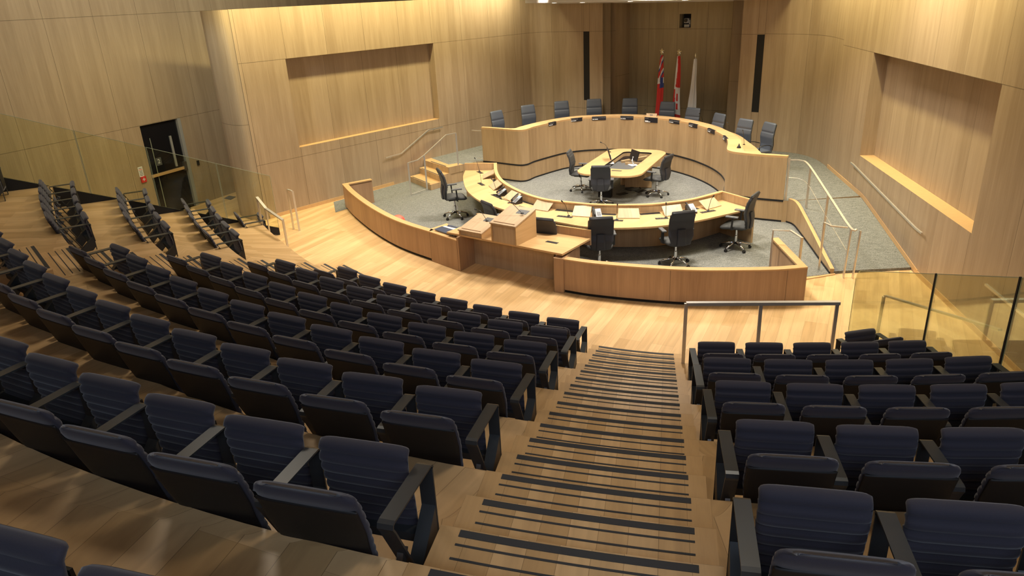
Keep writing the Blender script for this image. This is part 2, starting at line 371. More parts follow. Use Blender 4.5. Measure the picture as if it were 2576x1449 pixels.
# ---- main aisle
def Ri(i): return 6.126 + (i - 3) * 0.42233
AR = (2.30, 9.20); AD = (-math.sin(math.radians(12.794)), -math.cos(math.radians(12.794)))
AL = (1.235, 9.39); ALD = (AL[0] - (-0.41), AL[1] - 2.33); n_ = math.hypot(*ALD); ALD = (-ALD[0] / n_, -ALD[1] / n_)
def on_circle(P, D, R):
    dx, dy = P[0] - CX, P[1] - CY; b = dx * D[0] + dy * D[1]; c = dx * dx + dy * dy - R * R; t = -b + math.sqrt(b * b - c); return (P[0] + D[0] * t, P[1] + D[1] * t)
def arc_between(a, b, R, n=8):
    a0 = math.atan2(a[0] - CX, CY - a[1]); a1 = math.atan2(b[0] - CX, CY - b[1]); return [(CX + R * math.sin(a0 + (a1 - a0) * i / n), CY - R * math.cos(a0 + (a1 - a0) * i / n)) for i in range(n + 1)]
def aisle_arc(R, ml, mr):
    a = on_circle((AL[0] - ml, AL[1]), ALD, R); b = on_circle((AR[0] + mr, AR[1]), AD, R); return arc_between(a, b, R)
for i in range(1, 20):
    z = i * RI; flat = i % 3 == 0
    m = MB(); R0, R1 = Ri(i), Ri(i + 1)
    if flat: m.ribbon(aisle_arc(R0 + 0.0, 0.11, 0.11), aisle_arc(R1 + 0.01, 0.11, 0.11), z - 0.02, z + 0.004, M['stair'])
    else: m.ribbon(aisle_arc(R0, 0.11, 0.11), aisle_arc(R1 + 0.01, 0.11, 0.11), z - RI * 2.2 if i > 2 else 0, z, M['stair'])
    zt = z + (0.004 if flat else 0)
    for d0, wd in ((0.012, 0.046), (0.105, 0.013), (0.195, 0.013), (0.285, 0.013)):
        m.ribbon(aisle_arc(R0 + d0, 0, 0), aisle_arc(R0 + d0 + wd, 0, 0), zt - 0.002, zt + 0.0025, M['grip'])
    struct(m.build('stair_tread', rot=math.radians(-15)), 'oak aisle step with dark grip strips, step %d up from the floor' % i)
# ---- side aisle far to the left
SAX = Vector((0.69, 0.724)); SLT = Vector((-0.63, 0.777))
for i in range(1, 20):
    z = i * RI; flat = i % 3 == 0
    c = Vector((-6.14, 9.68)) + SAX * ((12 - i) * 0.4223)
    q = lambda a, b: tuple(c - SAX * a + SLT * b)
    m = MB(); m.prism([q(0, -0.76), q(0.43, -0.76), q(0.43, 0.76), q(0, 0.76)], (z - 0.02) if flat else max(0, z - 2.2 * RI), z + (0.004 if flat else 0), M['stair'])
    zt = z + (0.004 if flat else 0)
    for d0, wd in ((0.012, 0.046), (0.105, 0.013), (0.195, 0.013), (0.285, 0.013)):
        m.prism([q(d0, -0.66), q(d0 + wd, -0.66), q(d0 + wd, 0.66), q(d0, 0.66)], zt - 0.002, zt + 0.0025, M['grip'])
    struct(m.build('stair_tread', rot=math.radians(-48)), 'oak side aisle step with dark grip strips, step %d up from the floor' % i)

# ---- walls
def wall_face(m, P, D, N, s0, s1, z0, z1, mt, hole=None, depth=0.25, thick=0.3, u0=0.0, mback=None):
    """upright wall slab: front face in plane P + s D, N points into the room"""
    Q = lambda s, z, o=0.0: (P[0] + D[0] * s + N[0] * o, P[1] + D[1] * s + N[1] * o, z)
    def quad(a, b, c, d, uv, mm=mt):
        k = m.add([a, b, c, d]); m.face([k, k + 1, k + 2, k + 3], mm, uv)
    def fr(a, b, c, d, o=0.0, mm=mt): quad(Q(a, c, o), Q(b, c, o), Q(b, d, o), Q(a, d, o), [(u0 + a, c), (u0 + b, c), (u0 + b, d), (u0 + a, d)], mm)
    if hole:
        a, b, c, d = hole
        fr(s0, a, z0, z1); fr(b, s1, z0, z1); fr(a, b, z0, c); fr(a, b, d, z1); fr(a, b, c, d, -depth, mback or mt)
        for x in (a, b): quad(Q(x, c), Q(x, c, -depth), Q(x, d, -depth), Q(x, d), [(u0 + x, c), (u0 + x + depth, c), (u0 + x + depth, d), (u0 + x, d)])
        quad(Q(a, c), Q(b, c), Q(b, c, -depth), Q(a, c, -depth), [(0, a), (0, b), (depth, b), (depth, a)], M['cap'])
        quad(Q(a, d), Q(b, d), Q(b, d, -depth), Q(a, d, -depth), [(0, a), (0, b), (depth, b), (depth, a)])
    else: fr(s0, s1, z0, z1)
    t = -max(thick, depth + 0.05 if hole else 0)
    quad(Q(s0, z1), Q(s1, z1), Q(s1, z1, t), Q(s0, z1, t), [(0, s0), (0, s1), (.3, s1), (.3, s0)])
    quad(Q(s0, z0, t), Q(s1, z0, t), Q(s1, z1, t), Q(s0, z1, t), [(s0, z0), (s1, z0), (s1, z1), (s0, z1)])
    for x in (s0, s1): quad(Q(x, z0), Q(x, z0, t), Q(x, z1, t), Q(x, z1), [(u0 + x, z0), (u0 + x + .3, z0), (u0 + x + .3, z1), (u0 + x, z1)])
LWP = (-5.31, 18.66); a_ = math.radians(42.9); LWD = (math.sin(a_), math.cos(a_)); LWN = (math.cos(a_), -math.sin(a_))
LWTOP = 5.03
m = MB(); wall_face(m, LWP, LWD, LWN, -1.30, 8.9, 0, LWTOP, M['wall'], hole=(-0.03, 4.93, 1.63, 3.83), depth=0.22, thick=0.9)
struct(m.build('wall_left', fix=False), 'oak veneered wall with a long shallow recess')
# rounded end cap of the left wall
ec = [(-6.20, 17.71), (-6.36, 17.66), (-6.56, 17.74), (-6.74, 17.90), (-6.95, 18.12), (-7.08, 18.32)]
ec2 = catmull(ec, 4)
m = MB(); m.ribbon(ec2, offset(ec2, -0.35), 0, LWTOP, M['wall_outer'])
struct(m.build('wall_left_end'), 'pale rounded end of the left wall')
# corner, back wall and right wall as curved ribbons
BWP = (1.9, 25.3); BWD = (0.7700, -0.6380); BWN = (-0.638, -0.770)
bw = lambda s, o=0.0: (BWP[0] + BWD[0] * s + BWN[0] * o, BWP[1] + BWD[1] * s + BWN[1] * o)
lw = lambda s: (LWP[0] + LWD[0] * s, LWP[1] + LWD[1] * s)
crn = catmull([lw(8.9), lw(9.25), (1.13, 25.52), (1.40, 25.60), bw(-0.25), bw(0.2)], 5)
crn = crn + [bw(1.10)]
m = MB(); m.ribbon(crn, offset(crn, 0.3), 0, 5.3, M['wall']); struct(m.build('wall_back_left'), 'curved corner between left wall and left pier')
m = MB(); m.ribbon([bw(1.10), bw(1.33)], [bw(1.10, -0.3), bw(1.33, -0.3)], 3.83, 5.3, M['wall']); m.ribbon([bw(1.10), bw(1.33)], [bw(1.10, -0.3), bw(1.33, -0.3)], 0, 1.65, M['wall']); m.ribbon([bw(1.10, -.12), bw(1.33, -.12)], [bw(1.10, -0.3), bw(1.33, -0.3)], 1.65, 3.83, M['black'])
m.ribbon([bw(1.33), bw(2.14)], [bw(1.33, -0.3), bw(2.14, -0.3)], 0, 5.3, M['wall'])
struct(m.build('wall_pier_left'), 'oak pier left of the flag niche')
m = MB(); ND = 1.2
m.ribbon([bw(2.14), bw(2.14, -ND)], [bw(1.84), bw(1.84, -ND)], 0, 5.3, M['wall_outer']); m.ribbon([bw(6.12, -ND), bw(6.12)], [bw(6.42, -ND), bw(6.42)], 0, 5.3, M['wall_outer'])
struct(m.build('wall_niche_side'), 'oak side of the flag niche')
M['wall_niche'] = veneer('oak_veneer_niche', (0.27, 0.215, 0.125), (0.44, 0.36, 0.22), leaf=0.31, panel=1.0, joints=(1.39, 3.83), slope=-0.012)
m = MB(); wall_face(m, bw(1.84, -ND), BWD, BWN, 0, 4.6, 0, 5.3, M['wall_niche'], hole=(2.06, 2.45, 3.83, 4.24), depth=0.3, thick=0.4, mback=M['black'])
struct(m.build('wall_niche', fix=False), 'rear oak wall of the flag niche')
M['wall_pr'] = veneer('oak_veneer_pier_right', OD, OL, leaf=0.31, panel=1.22, joints=(3.71,), slope=-0.02)
m = MB()
m.ribbon([bw(6.12), bw(6.87)], [bw(6.12, -0.3), bw(6.87, -0.3)], 0, 5.3, M['wall_pr']); m.ribbon([bw(6.87), bw(7.08)], [bw(6.87, -0.3), bw(7.08, -0.3)], 3.69, 5.3, M['wall_pr']); m.ribbon([bw(6.87), bw(7.08)], [bw(6.87, -0.3), bw(7.08, -0.3)], 0, 1.57, M['wall_pr']); m.ribbon([bw(6.87, -.12), bw(7.08, -.12)], [bw(6.87, -0.3), bw(7.08, -0.3)], 1.57, 3.69, M['black'])
struct(m.build('wall_pier_right'), 'oak pier right of the flag niche')
RWP = (7.04, 10.26); a_ = math.radians(9.35); RWD = (math.sin(a_), math.cos(a_)); RWN = (-math.cos(a_), math.sin(a_))
rw = lambda s: (RWP[0] + RWD[0] * s, RWP[1] + RWD[1] * s)
cr2 = [bw(7.08), bw(7.5)] + catmull([bw(7.7), bw(8.1), (8.36, 19.72), (8.45, 19.2), rw(8.45), rw(7.9)], 5)
m = MB(); m.ribbon(cr2, offset(cr2, 0.3), 0, 5.6, M['wall_pr']); struct(m.build('wall_back_right'), 'curved corner between right pier and right wall')
m = MB(); wall_face(m, RWP, RWD, RWN, -13.0, 7.9, 0, 6.8, M['wall_right'], hole=(-0.03, 5.6, 1.33, 3.53), depth=0.30, thick=0.5)
struct(m.build('wall_right', fix=False), 'oak veneered wall with a deep sill recess')
# outer wall with the glazed door
OWP = (-8.42, 20.18); a_ = math.radians(25.0); OWD = (math.sin(a_), math.cos(a_)); OWN = (math.cos(a_), -math.sin(a_))
ow = lambda s, z, o=0.0: (OWP[0] + OWD[0] * s + OWN[0] * o, OWP[1] + OWD[1] * s + OWN[1] * o, z)
m = MB(); wall_face(m, OWP, OWD, OWN, -24, 16.0, 0, 8.0, M['wall_outer'], hole=(-1.90, -0.62, 0.0, 2.40), depth=0.12, thick=0.3, mback=M['black'])
struct(m.build('wall_outer', fix=False), 'tall oak veneered outer wall behind the left seats')
# ceilings
Z0 = 4.58
def soff(x, y):
    d = (x - BWP[0]) * BWN[0] + (y - BWP[1]) * BWN[1]; s = (x - BWP[0]) * BWD[0] + (y - BWP[1]) * BWD[1]
    return 4.70 - 0.016 * s + 0.045 * d
sp = [bw(0.1, 0.25), bw(0.3, 2.0), bw(8.0, 2.0), bw(7.8, 0.9), bw(7.6, -1.4), bw(1.6, -1.4), bw(1.2, -0.15), bw(0.6, -0.1)]
m = MB(); m.prism(sp, soff, lambda x, y: soff(x, y) + 0.25, M['ceiling'])
struct(m.build('ceiling'), 'white soffit over the council ring')
m = MB(); m.prism([(-17, -5), (13, -5), (13, 33), (-17, 33)], 8.0, 8.2, M['ceiling']); struct(m.build('ceiling_main'), 'high ceiling over the audience')
m = MB(); m.prism([(-17, -5.2), (13, -5.2), (13, -5), (-17, -5)], 0, 8.2, M['ceiling']); struct(m.build('wall_rear'), 'wall behind the camera')

# ---- dais platform
F = catmull([(-0.66, 21.10), (-0.32, 20.87), (0.0, 20.62), (0.28, 20.40), (0.47, 20.31), (0.64, 20.40), (0.83, 20.70), (1.08, 20.98), (1.44, 21.35), (1.85, 21.70), (2.35, 21.90), (2.9, 21.92), (3.55, 21.80), (4.2, 21.38), (4.78, 20.82), (5.18, 20.05), (5.38, 19.4), (5.50, 18.75), (5.53, 18.1), (5.47, 17.5), (5.34, 17.0), (5.20, 16.6), (5.12, 16.3), (5.17, 16.08), (5.30, 15.92), (5.6, 15.66), (6.14, 15.33)], 4)
Fin = offset(F, -0.004)
left_edge = [(-2.29, 21.49), (-1.66, 20.48), (-1.25, 20.83), (-0.95, 21.02)]
right_edge = [(6.26, 15.30)]
plat = left_edge + F + right_edge + [rw(5.20), rw(7.9)] + cr2[::-1][2:] + [bw(6.12), bw(6.12, -ND), bw(2.14, -ND), bw(2.14)] + crn[::-1] + [lw(4.2)]
m = MB(); m.prism(plat, 0, 0.5, M['desk'], M['carpet'])
struct(m.build('floor_dais'), 'raised grey carpeted dais with a curved oak front')
# black shadow gaps along the foot and the top of the dais front
for z0, z1 in ((0.0, 0.045), (0.475, 0.515)):
    m = MB(); m.ribbon(offset(F, -0.012), offset(F, 0.02), z0, z1, M['black']); struct(m.build('trim_shadow_gap'), 'black shadow gap along the curved dais front')
# ramp on the right
RL = catmull([(6.26, 15.30), (6.33, 15.05), (6.26, 14.5), (6.10, 13.5), (5.98, 12.8), (5.87, 12.12)], 4)
def ramp_z(x, y): return max(0.012, min(0.5, 0.5 * (y - 11.75) / 3.45))
RR_ = [(RWP[0] + RWD[0] * ((y - RWP[1]) / RWD[1]), y) for x, y in RL]
m = MB(); m.ribbon(RL, RR_, 0, lambda x, y: ramp_z(x, y) - 0.004 if y > 11.9 else 0.006, M['carpet']); struct(m.build('floor_ramp'), 'grey carpeted ramp between dais curb and right wall')
m = MB(); m.ribbon(offset(RL, -0.02), offset(RL, 0.05), 0, lambda x, y: ramp_z(x, y) + 0.05, M['desk'], M['cap']); struct(m.build('trim_ramp_curb'), 'oak curb beside the carpeted ramp')
m = MB(); m.ribbon(offset(RL, -0.032), offset(RL, -0.01), 0, 0.04, M['black']); struct(m.build('trim_ramp_gap'), 'black shadow gap at the foot of the ramp curb')
# oak baseboards
m = MB(); lb = [lw(-1.2), lw(2.9)]; m.ribbon([(p[0] + LWN[0] * .012, p[1] + LWN[1] * .012) for p in lb], lb, 0, 0.09, M['cap']); struct(m.build('baseboard_left'))
m = MB(); rb = [rw(-12), rw(1.6)]; m.ribbon([(p[0] + RWN[0] * .012, p[1] + RWN[1] * .012) for p in rb], rb, 0, 0.09, M['cap']); rb = [rw(1.6 + i * 0.4) for i in range(17)]
m.ribbon([(p[0] + RWN[0] * .012, p[1] + RWN[1] * .012) for p in rb], rb, ramp_z, lambda x, y: ramp_z(x, y) + 0.09, M['cap']); struct(m.build('baseboard_right'))
# carpet of the clerks' well
LLO = [(-4.32, 18.48), (-3.97, 17.62), (-3.52, 16.68), (-3.07, 15.84), (-2.60, 15.08), (-2.16, 14.50), (-1.63, 13.92), (-1.28, 13.57)]
LRO = [(0.93, 11.88), (1.48, 11.57), (2.37, 11.22), (3.05, 11.02), (3.70, 10.92), (4.35, 10.86), (4.88, 10.89)]
well = [(-4.78, 19.13), (-4.50, 18.05), (-4.25, 18.35)] + [(x + 0.05, y + 0.05) for x, y in LLO[1:]] + [(-0.76, 13.69), (0.80, 12.54), (0.98, 12.0)] + [(x, y + 0.06) for x, y in LRO[1:-1]] + [(4.88, 10.98), (4.95, 11.85), (5.02, 11.98), (5.90, 12.12)] + RL[::-1] + F[::-1] + left_edge[::-1] + [lw(4.0)]
m = MB(); m.prism(well, -0.01, 0.006, M['carpet']); struct(m.build('floor_carpet'), 'grey carpet of the clerks well inside the low wall')
m = MB(); m.prism([(4.95, 11.80), (5.92, 12.06), (5.95, 12.12), (4.95, 11.87)], 0, 0.015, M['cap']); struct(m.build('trim_threshold'), 'oak threshold strip at the edge of the carpet')

# ---- steps up to the dais on the left
for i, (a, b, c) in enumerate((((-2.80, 20.92), (-2.15, 19.86), (-1.83, 20.21)), ((-2.54, 21.26), (-1.91, 20.18), (-1.60, 20.52)))):
    z = (i + 1) * 0.167; w_ = Vector(a) + (Vector(a) - Vector(b)) * 0.12; back = Vector(c) - Vector(b)
    m = MB(); m.prism([tuple(w_), b, c, tuple(w_ + back)], 0, z, M['desk'], M['cap'])
    e = (Vector(b) - w_).normalized(); nn = Vector((e.y, -e.x)); nn = nn if nn.dot(back) < 0 else -nn
    p0 = w_ + e * 0.1; p1 = Vector(b) - e * 0.12
    m.prism([tuple(p0 - nn * .015), tuple(p1 - nn * .015), tuple(p1 - nn * .05), tuple(p0 - nn * .05)], z, z + 0.003, M['grip'])
    struct(m.build('stair_step'), 'oak step %d of the short flight up to the dais' % (i + 1))
m = MB(); m.prism([(-2.62, 21.86), (-1.66, 20.46), (-1.25, 20.81), (-1.42, 21.0), (-1.68, 20.86), (-2.3, 21.95)], 0.3, 0.504, M['desk'], M['cap']); m.prism([(-2.27, 21.42), (-1.76, 20.62), (-1.73, 20.65), (-2.24, 21.45)], 0.5, 0.507, M['grip'])
struct(m.build('stair_step'), 'oak top step flush with the dais carpet')

# ================================================================== FURNITURE OF THE COUNCIL RING
# ---- dais desk
G = catmull([(-0.62, 21.21), (-0.26, 20.98), (0.04, 20.76), (0.22, 20.66), (0.34, 20.66), (0.45, 20.84), (0.66, 21.10), (0.91, 21.39), (1.27, 21.73), (1.72, 22.06), (2.28, 22.28), (2.95, 22.30), (3.70, 22.16), (4.44, 21.72), (5.05, 21.10), (5.50, 20.2), (5.68, 19.45), (5.80, 18.75), (5.83, 18.05), (5.78, 17.45), (5.65, 16.95), (5.52, 16.50), (5.44, 16.22), (5.42, 16.08), (5.46, 15.98), (5.70, 15.77), (6.20, 15.42)], 4)
desk = tag(empty('curved_desk', (DX, DY, 0.5)), 'long horseshoe oak council desk with pale curved front, raised on the dais', 'desk')
def child(o, p): o.parent = p; o.matrix_parent_inverse = p.matrix_basis.inverted(); return o
# (all children below are modelled in world space and parented with the inverse of the root's placement)
m = MB(); m.ribbon(F, offset(F, 0.045), 0.512, 1.455, M['desk']); child(m.build('front_panel'), desk)
m = MB(); m.ribbon(F, G, 1.455, 1.50, M['cap'], M['top']); child(m.build('ledge', rot=0.6), desk)
def ring(R, a0, a1, n=44, cx=DX, cy=DY): return [(cx + R * math.sin(math.radians(a0 + (a1 - a0) * i / n)), cy + R * math.cos(math.radians(a0 + (a1 - a0) * i / n))) for i in range(n + 1)]
wi = ring(3.04, -46, 98, 36) + [(5.80, 18.3), (5.79, 17.7), (5.68, 17.1), (5.55, 16.6), (5.47, 16.25)]
wo = ring(3.52, -46, 98, 36) + [(6.26, 18.2), (6.22, 17.6), (6.14, 17.0), (6.05, 16.4), (5.95, 15.80)]
m = MB(); m.ribbon(wi, wo, 1.215, 1.25, M['cap'], M['top']); child(m.build('worktop', rot=0.6), desk)
m = MB(); m.ribbon(wi, offset(wi, 0.03), 0.51, 1.456, M['desk']); child(m.build('rear_panel'), desk)

# ---- clerks' curved desk
RIM = catmull([(-0.24, 18.80), (-0.22, 17.85), (-0.11, 17.0), (0.12, 16.24), (0.44, 15.55), (0.74, 15.10), (0.99, 14.86), (1.38, 14.63), (1.77, 14.42), (2.28, 14.27), (2.87, 14.20), (3.30, 14.26), (3.85, 14.42), (4.57, 14.88)], 5)
WT = catmull([(-1.09, 18.95), (-1.12, 18.25), (-1.07, 17.55), (-0.98, 16.86), (-0.82, 16.25), (-0.60, 15.70), (-0.25, 15.15), (0.15, 14.65), (0.62, 14.17), (1.10, 13.73), (1.50, 13.42), (1.95, 13.26), (2.5, 13.20), (3.05, 13.24), (3.63, 13.40), (4.27, 13.70), (4.98, 14.06)], 5)
RIMo = offset(RIM, -0.07); RIMo = RIMo if math.dist(RIMo[20], WT[20]) < math.dist(RIM[20], WT[20]) else offset(RIM, 0.07)
clerk = tag(empty('curved_desk', (2.2, 15.2, 0)), 'lower crescent oak clerks desk with raised rim, curving around the grey carpet', 'desk')
m = MB(); m.ribbon(RIM, RIMo, 0, 0.895, M['desk']); child(m.build('front_panel'), clerk)
m = MB(); m.ribbon(offset(RIM, 0.008), offset(RIMo, -0.008), 0.895, 0.92, M['cap']); child(m.build('rim_cap'), clerk)
m = MB(); m.prism(RIMo + WT[::-1], 0.705, 0.74, M['cap'], M['top']); child(m.build('worktop', rot=0.9), clerk)
for a, b in (((-0.24, 18.80), (-1.10, 18.97)), ((4.57, 14.88), (5.02, 14.02))):
    d = (Vector(b) - Vector(a)).normalized(); nn = Vector((-d.y, d.x)) * 0.05
    if b[0] < 0: nn = -nn
    m = MB(); m.prism([a, b, tuple(Vector(b) + nn), tuple(Vector(a) + nn)], 0, 0.90, M['desk']); m.prism([a, b, tuple(Vector(b) + nn), tuple(Vector(a) + nn)], 0.90, 0.92, M['cap']); child(m.build('end_panel'), clerk)

# raised oak lids over the cable trough
lids = [((1.40, 14.44), (1.75, 14.38), (1.67, 14.01), (1.31, 14.16)), ((2.26, 14.08), (2.66, 14.0), (2.64, 13.75), (2.21, 13.83)), ((3.14, 14.06), (3.55, 14.15), (3.56, 13.90), (3.16, 13.78)), ((3.97, 14.32), (4.35, 14.53), (4.46, 14.35), (4.08, 14.10)), ((0.65, 15.10), (0.99, 14.80), (0.84, 14.58), (0.50, 14.83)), ((0.11, 16.0), (0.32, 15.6), (0.12, 15.46), (-0.10, 15.86)), ((-0.22, 17.11), (-0.10, 16.66), (-0.32, 16.60), (-0.44, 17.06)), ((-0.31, 18.25), (-0.30, 17.80), (-0.60, 17.80), (-0.61, 18.26))]
for q in lids:
    m = MB(); (a, b, c, d) = q
    m.hexa([(*d, 0.742), (*c, 0.742), (*b, 0.872), (*a, 0.872), (*d, 0.757), (*c, 0.757), (*b, 0.887), (*a, 0.887)], M['pale']); child(m.build('trough_lid'), clerk)
for (a, b) in (((1.78, 14.26), (2.22, 14.12)), ((2.70, 14.05), (3.12, 14.08)), ((3.58, 14.14), (3.95, 14.27)), ((1.02, 14.70), (1.38, 14.50)), ((0.33, 15.55), (0.62, 15.15)), ((-0.17, 16.60), (0.06, 16.06)), ((-0.30, 17.75), (-0.24, 17.15))):
    A, B = Vector(a), Vector(b); d = (B - A).normalized(); nn = Vector((d.y, -d.x)) * 0.055
    m = MB(); m.prism([tuple(A - nn), tuple(B - nn), tuple(B + nn), tuple(A + nn)], 0.738, 0.744, M['black']); child(m.build('cable_trough'), clerk)
# flush connection modules
mods = [((1.95, 13.79), (2.29, 13.67)), ((2.94, 13.69), (3.2, 13.69)), ((3.92, 13.94), (4.24, 14.06)), ((1.02, 14.24), (1.31, 14.07)), ((0.22, 15.12), (0.50, 14.82)), ((-0.35, 16.25), (-0.16, 15.90)), ((-0.69, 17.45), (-0.57, 17.15)), ((-0.75, 18.72), (-0.63, 18.45))]
for a, b in mods:
    A, B = Vector(a), Vector(b); d = (B - A).normalized(); nn = Vector((-d.y, d.x)) * 0.045
    m = MB(); m.prism([tuple(A - nn), tuple(B - nn), tuple(B + nn), tuple(A + nn)], 0.739, 0.746, M['plastic'])
    for t in (.2, .4, .6, .8):
        c = A.lerp(B, t); m.box((c.x, c.y, 0.747), (0.025, 0.02, 0.003), math.atan2(d.y, d.x), M['bracket'])
    child(m.build('socket_module'), clerk)

# ---- low walls in front
def low_wall(pts, ret, label, side):
    L = catmull(pts, 5); o = tag(empty('low_wall', (*pts[len(pts) // 2], 0)), label, 'low wall')
    Li = offset(L, 0.10 if side else 0.10)
    m = MB(); m.ribbon(L, Li, 0.06, 0.625, M['low']); child(m.build('panel'), o)
    m = MB(); m.ribbon(offset(L, -0.006), offset(L, 0.135), 0.625, 0.65, M['cap']); child(m.build('cap_rail', rot=0.8), o)
    m = MB(); m.ribbon(offset(L, 0.03), offset(L, 0.09), 0.0, 0.07, M['black']); child(m.build('toe_kick'), o)
    a, b = Vector(ret[0]), Vector(ret[1]); d = (b - a).normalized(); nn = Vector((-d.y, d.x)) * (0.10 * ret[2])
    m = MB(); m.prism([tuple(a), tuple(b), tuple(b + nn), tuple(a + nn)], 0.0, 0.625, M['low']); child(m.build('return_panel'), o)
    nn *= 1.3
    m = MB(); m.prism([tuple(a), tuple(b), tuple(b + nn), tuple(a + nn)], 0.622, 0.6515, M['cap']); child(m.build('return_cap', rot=0.3), o)
    return o
low_wall(LLO[:7], ((-4.32, 18.48), (-3.66, 18.92), -1), 'long curved low oak wall running from the left wall to the speakers table', 0)
low_wall(LRO, ((4.88, 10.89), (4.96, 12.43), 1), 'curved low oak wall with a sharp corner, standing beside the ramp', 1)
o = tag(empty('low_wall', (-1.3, 13.6, 0)), 'square oak pier carrying the dark binder, at the end of the low wall', 'pier')
m = MB(); m.prism([(-1.63, 13.92), (-1.04, 13.26), (-0.76, 13.66), (-0.95, 13.85), (-1.15, 13.78), (-1.45, 14.05)], 0, 0.63, M['low']); m.prism([(-1.635, 13.915), (-1.04, 13.245), (-0.74, 13.66), (-0.95, 13.87), (-1.30, 14.42), (-1.60, 14.12)], 0.63, 0.65, M['cap']); child(m.build('body'), o)
o = tag(empty('low_wall', (0.85, 11.9, 0)), 'narrow oak end post between the speakers table and the low wall', 'pier')
m = MB(); m.prism([(0.76, 11.93), (0.93, 11.85), (1.30, 12.55), (1.12, 12.66)], 0, 0.66, M['low']); child(m.build('body'), o)

# ---- speakers' table with two lecterns
tb = tag(empty('speaker_table', (0, 13, 0)), 'long oak delegation table between the two low walls', 'table')
A, B = Vector((-1.24, 13.53)), Vector((0.92, 11.89)); d = (B - A).normalized(); nb = Vector((-d.y, d.x))
bk = lambda P, t: P + nb * t
m = MB(); m.prism([tuple(A), tuple(B), tuple(bk(B, 0.98)), tuple(bk(A, 0.86) + d * 0.06)], 0.705, 0.74, M['cap'], M['top']); child(m.build('tabletop', rot=-0.65), tb)
m = MB(); m.prism([(-0.76, 13.69), (0.81, 12.52), (0.85, 12.57), (-0.72, 13.74)], 0, 0.705, M['pale']); child(m.build('modesty_panel'), tb)
m = MB(); m.prism([(-1.04, 13.27), (-0.76, 13.69), (-0.72, 13.66), (-1.0, 13.24)], 0, 0.705, M['low']); child(m.build('side_panel'), tb)
m = MB(); a, b = bk(A, 0.86) + d * 0.08, bk(B, 0.98); m.prism([tuple(a), tuple(b), tuple(b + nb * .035), tuple(a + nb * .035)], 0.6, 0.885, M['low']); m.prism([tuple(a), tuple(b), tuple(b + nb * .035), tuple(a + nb * .035)], 0.885, 0.9, M['cap']); child(m.build('back_rail'), tb)
m = MB(); m.prism([tuple(Vector((0.66, 12.60)) + v) for v in (Vector((0, 0)), Vector((.20, -.15)), Vector((.25, -.085)), Vector((.05, .065)))], 0.739, 0.744, M['plastic']); child(m.build('socket_module'), tb)
def lectern(x, y, wd, dp, z0, zf, zr, label, sym):
    o = tag(empty('lectern', (x, y, z0), math.atan2(d.y, d.x)), label, 'lectern')
    t = 0.02
    for nm, pts in (('side_panel', [(0, 0), (t, 0), (t, dp), (0, dp)]), ('side_panel', [(wd - t, 0), (wd, 0), (wd, dp), (wd - t, dp)])):
        m = MB(); m.prism(pts, 0, lambda a, b: zf - z0 - 0.02 + (zr - zf) * b / dp, M['top']); m.build(nm, o)
    m = MB(); m.prism([(t, 0.03), (wd - t, 0.03), (wd - t, 0.05), (t, 0.05)], 0, zf - z0 - 0.03, M['pale']); m.build('front_panel', o)
    m = MB(); h = zf - z0; k = (zr - zf) / dp
    m.hexa([(-.01, -.02, h - .025), (wd + .01, -.02, h - .025), (wd + .01, dp, zr - z0 - .02), (-.01, dp, zr - z0 - .02), (-.01, -.02, h), (wd + .01, -.02, h), (wd + .01, dp, zr - z0 + .005), (-.01, dp, zr - z0 + .005)], M['pale']); m.build('sloped_top', o)
    m = MB(); hh = lambda y: h + 0.001 + (zr - z0 + .004 - h) * y / dp
    m.hexa([(.05, .03, hh(.03)), (wd - .05, .03, hh(.03)), (wd - .05, .045, hh(.045)), (.05, .045, hh(.045)), (.05, .03, hh(.03) + .014), (wd - .05, .03, hh(.03) + .014), (wd - .05, .045, hh(.045) + .014), (.05, .045, hh(.045) + .014)], M['low']); m.build('paper_stop', o)
    m = MB(); m.hexa([(wd * .5, dp * .62, hh(dp * .62)), (wd * .9, dp * .62, hh(dp * .62)), (wd * .9, dp * .84, hh(dp * .84)), (wd * .5, dp * .84, hh(dp * .84)), (wd * .5, dp * .62, hh(dp * .62) + .006), (wd * .9, dp * .62, hh(dp * .62) + .006), (wd * .9, dp * .84, hh(dp * .84) + .006), (wd * .5, dp * .84, hh(dp * .84) + .006)], M['grey_plastic'])
    m.build('control_plate', o, bevel=0.004)
    return o
lectern(-0.34, 12.79, 0.58, 0.66, 0.741, 1.12, 1.28, 'tall oak lectern with sloping top in the middle of the long table', 0)
lectern(-0.98, 13.31, 0.57, 0.66, 0.741, 0.855, 1.0, 'short oak lectern with sloping top beside the tall one', 1)

# things on the pier
def slab(name, pts, z0, z1, mt, label, cat, extra=None):
    o = tag(empty(name, (*pts[0], z0)), label, cat); m = MB(); m.prism(pts, z0, z1, mt); child(m.build('cover', bevel=0.003), o)
    if extra: extra(o)
    return o
def pages(o):
    m = MB(); m.prism([(-1.50, 13.94), (-1.10, 13.50), (-0.98, 13.66), (-1.38, 14.10)], 0.6545, 0.672, M['paper']); child(m.build('pages'), o)
slab('binder', [(-1.53, 13.95), (-1.12, 13.48), (-0.95, 13.66), (-1.38, 14.13)], 0.674, 0.683, M['navy'], 'dark navy ring binder lying on the pier top', 'binder', pages)
o = tag(empty('paper_sheet', (-1.3, 14.15, .652)), 'white sheet of paper lying behind the navy binder', 'paper'); m = MB(); m.prism([(-1.40, 14.15), (-0.98, 13.80), (-0.93, 13.87), (-1.33, 14.23)], 0.6515, 0.655, M['paper']); child(m.build('sheet'), o)
o = tag(empty('magazine', (-1.2, 14.3, .652)), 'dark printed magazine behind the white paper', 'magazine'); m = MB(); m.prism([(-1.28, 14.20), (-1.0, 13.96), (-0.97, 14.0), (-1.26, 14.30)], 0.6515, 0.66, M['navy']); child(m.build('cover'), o)
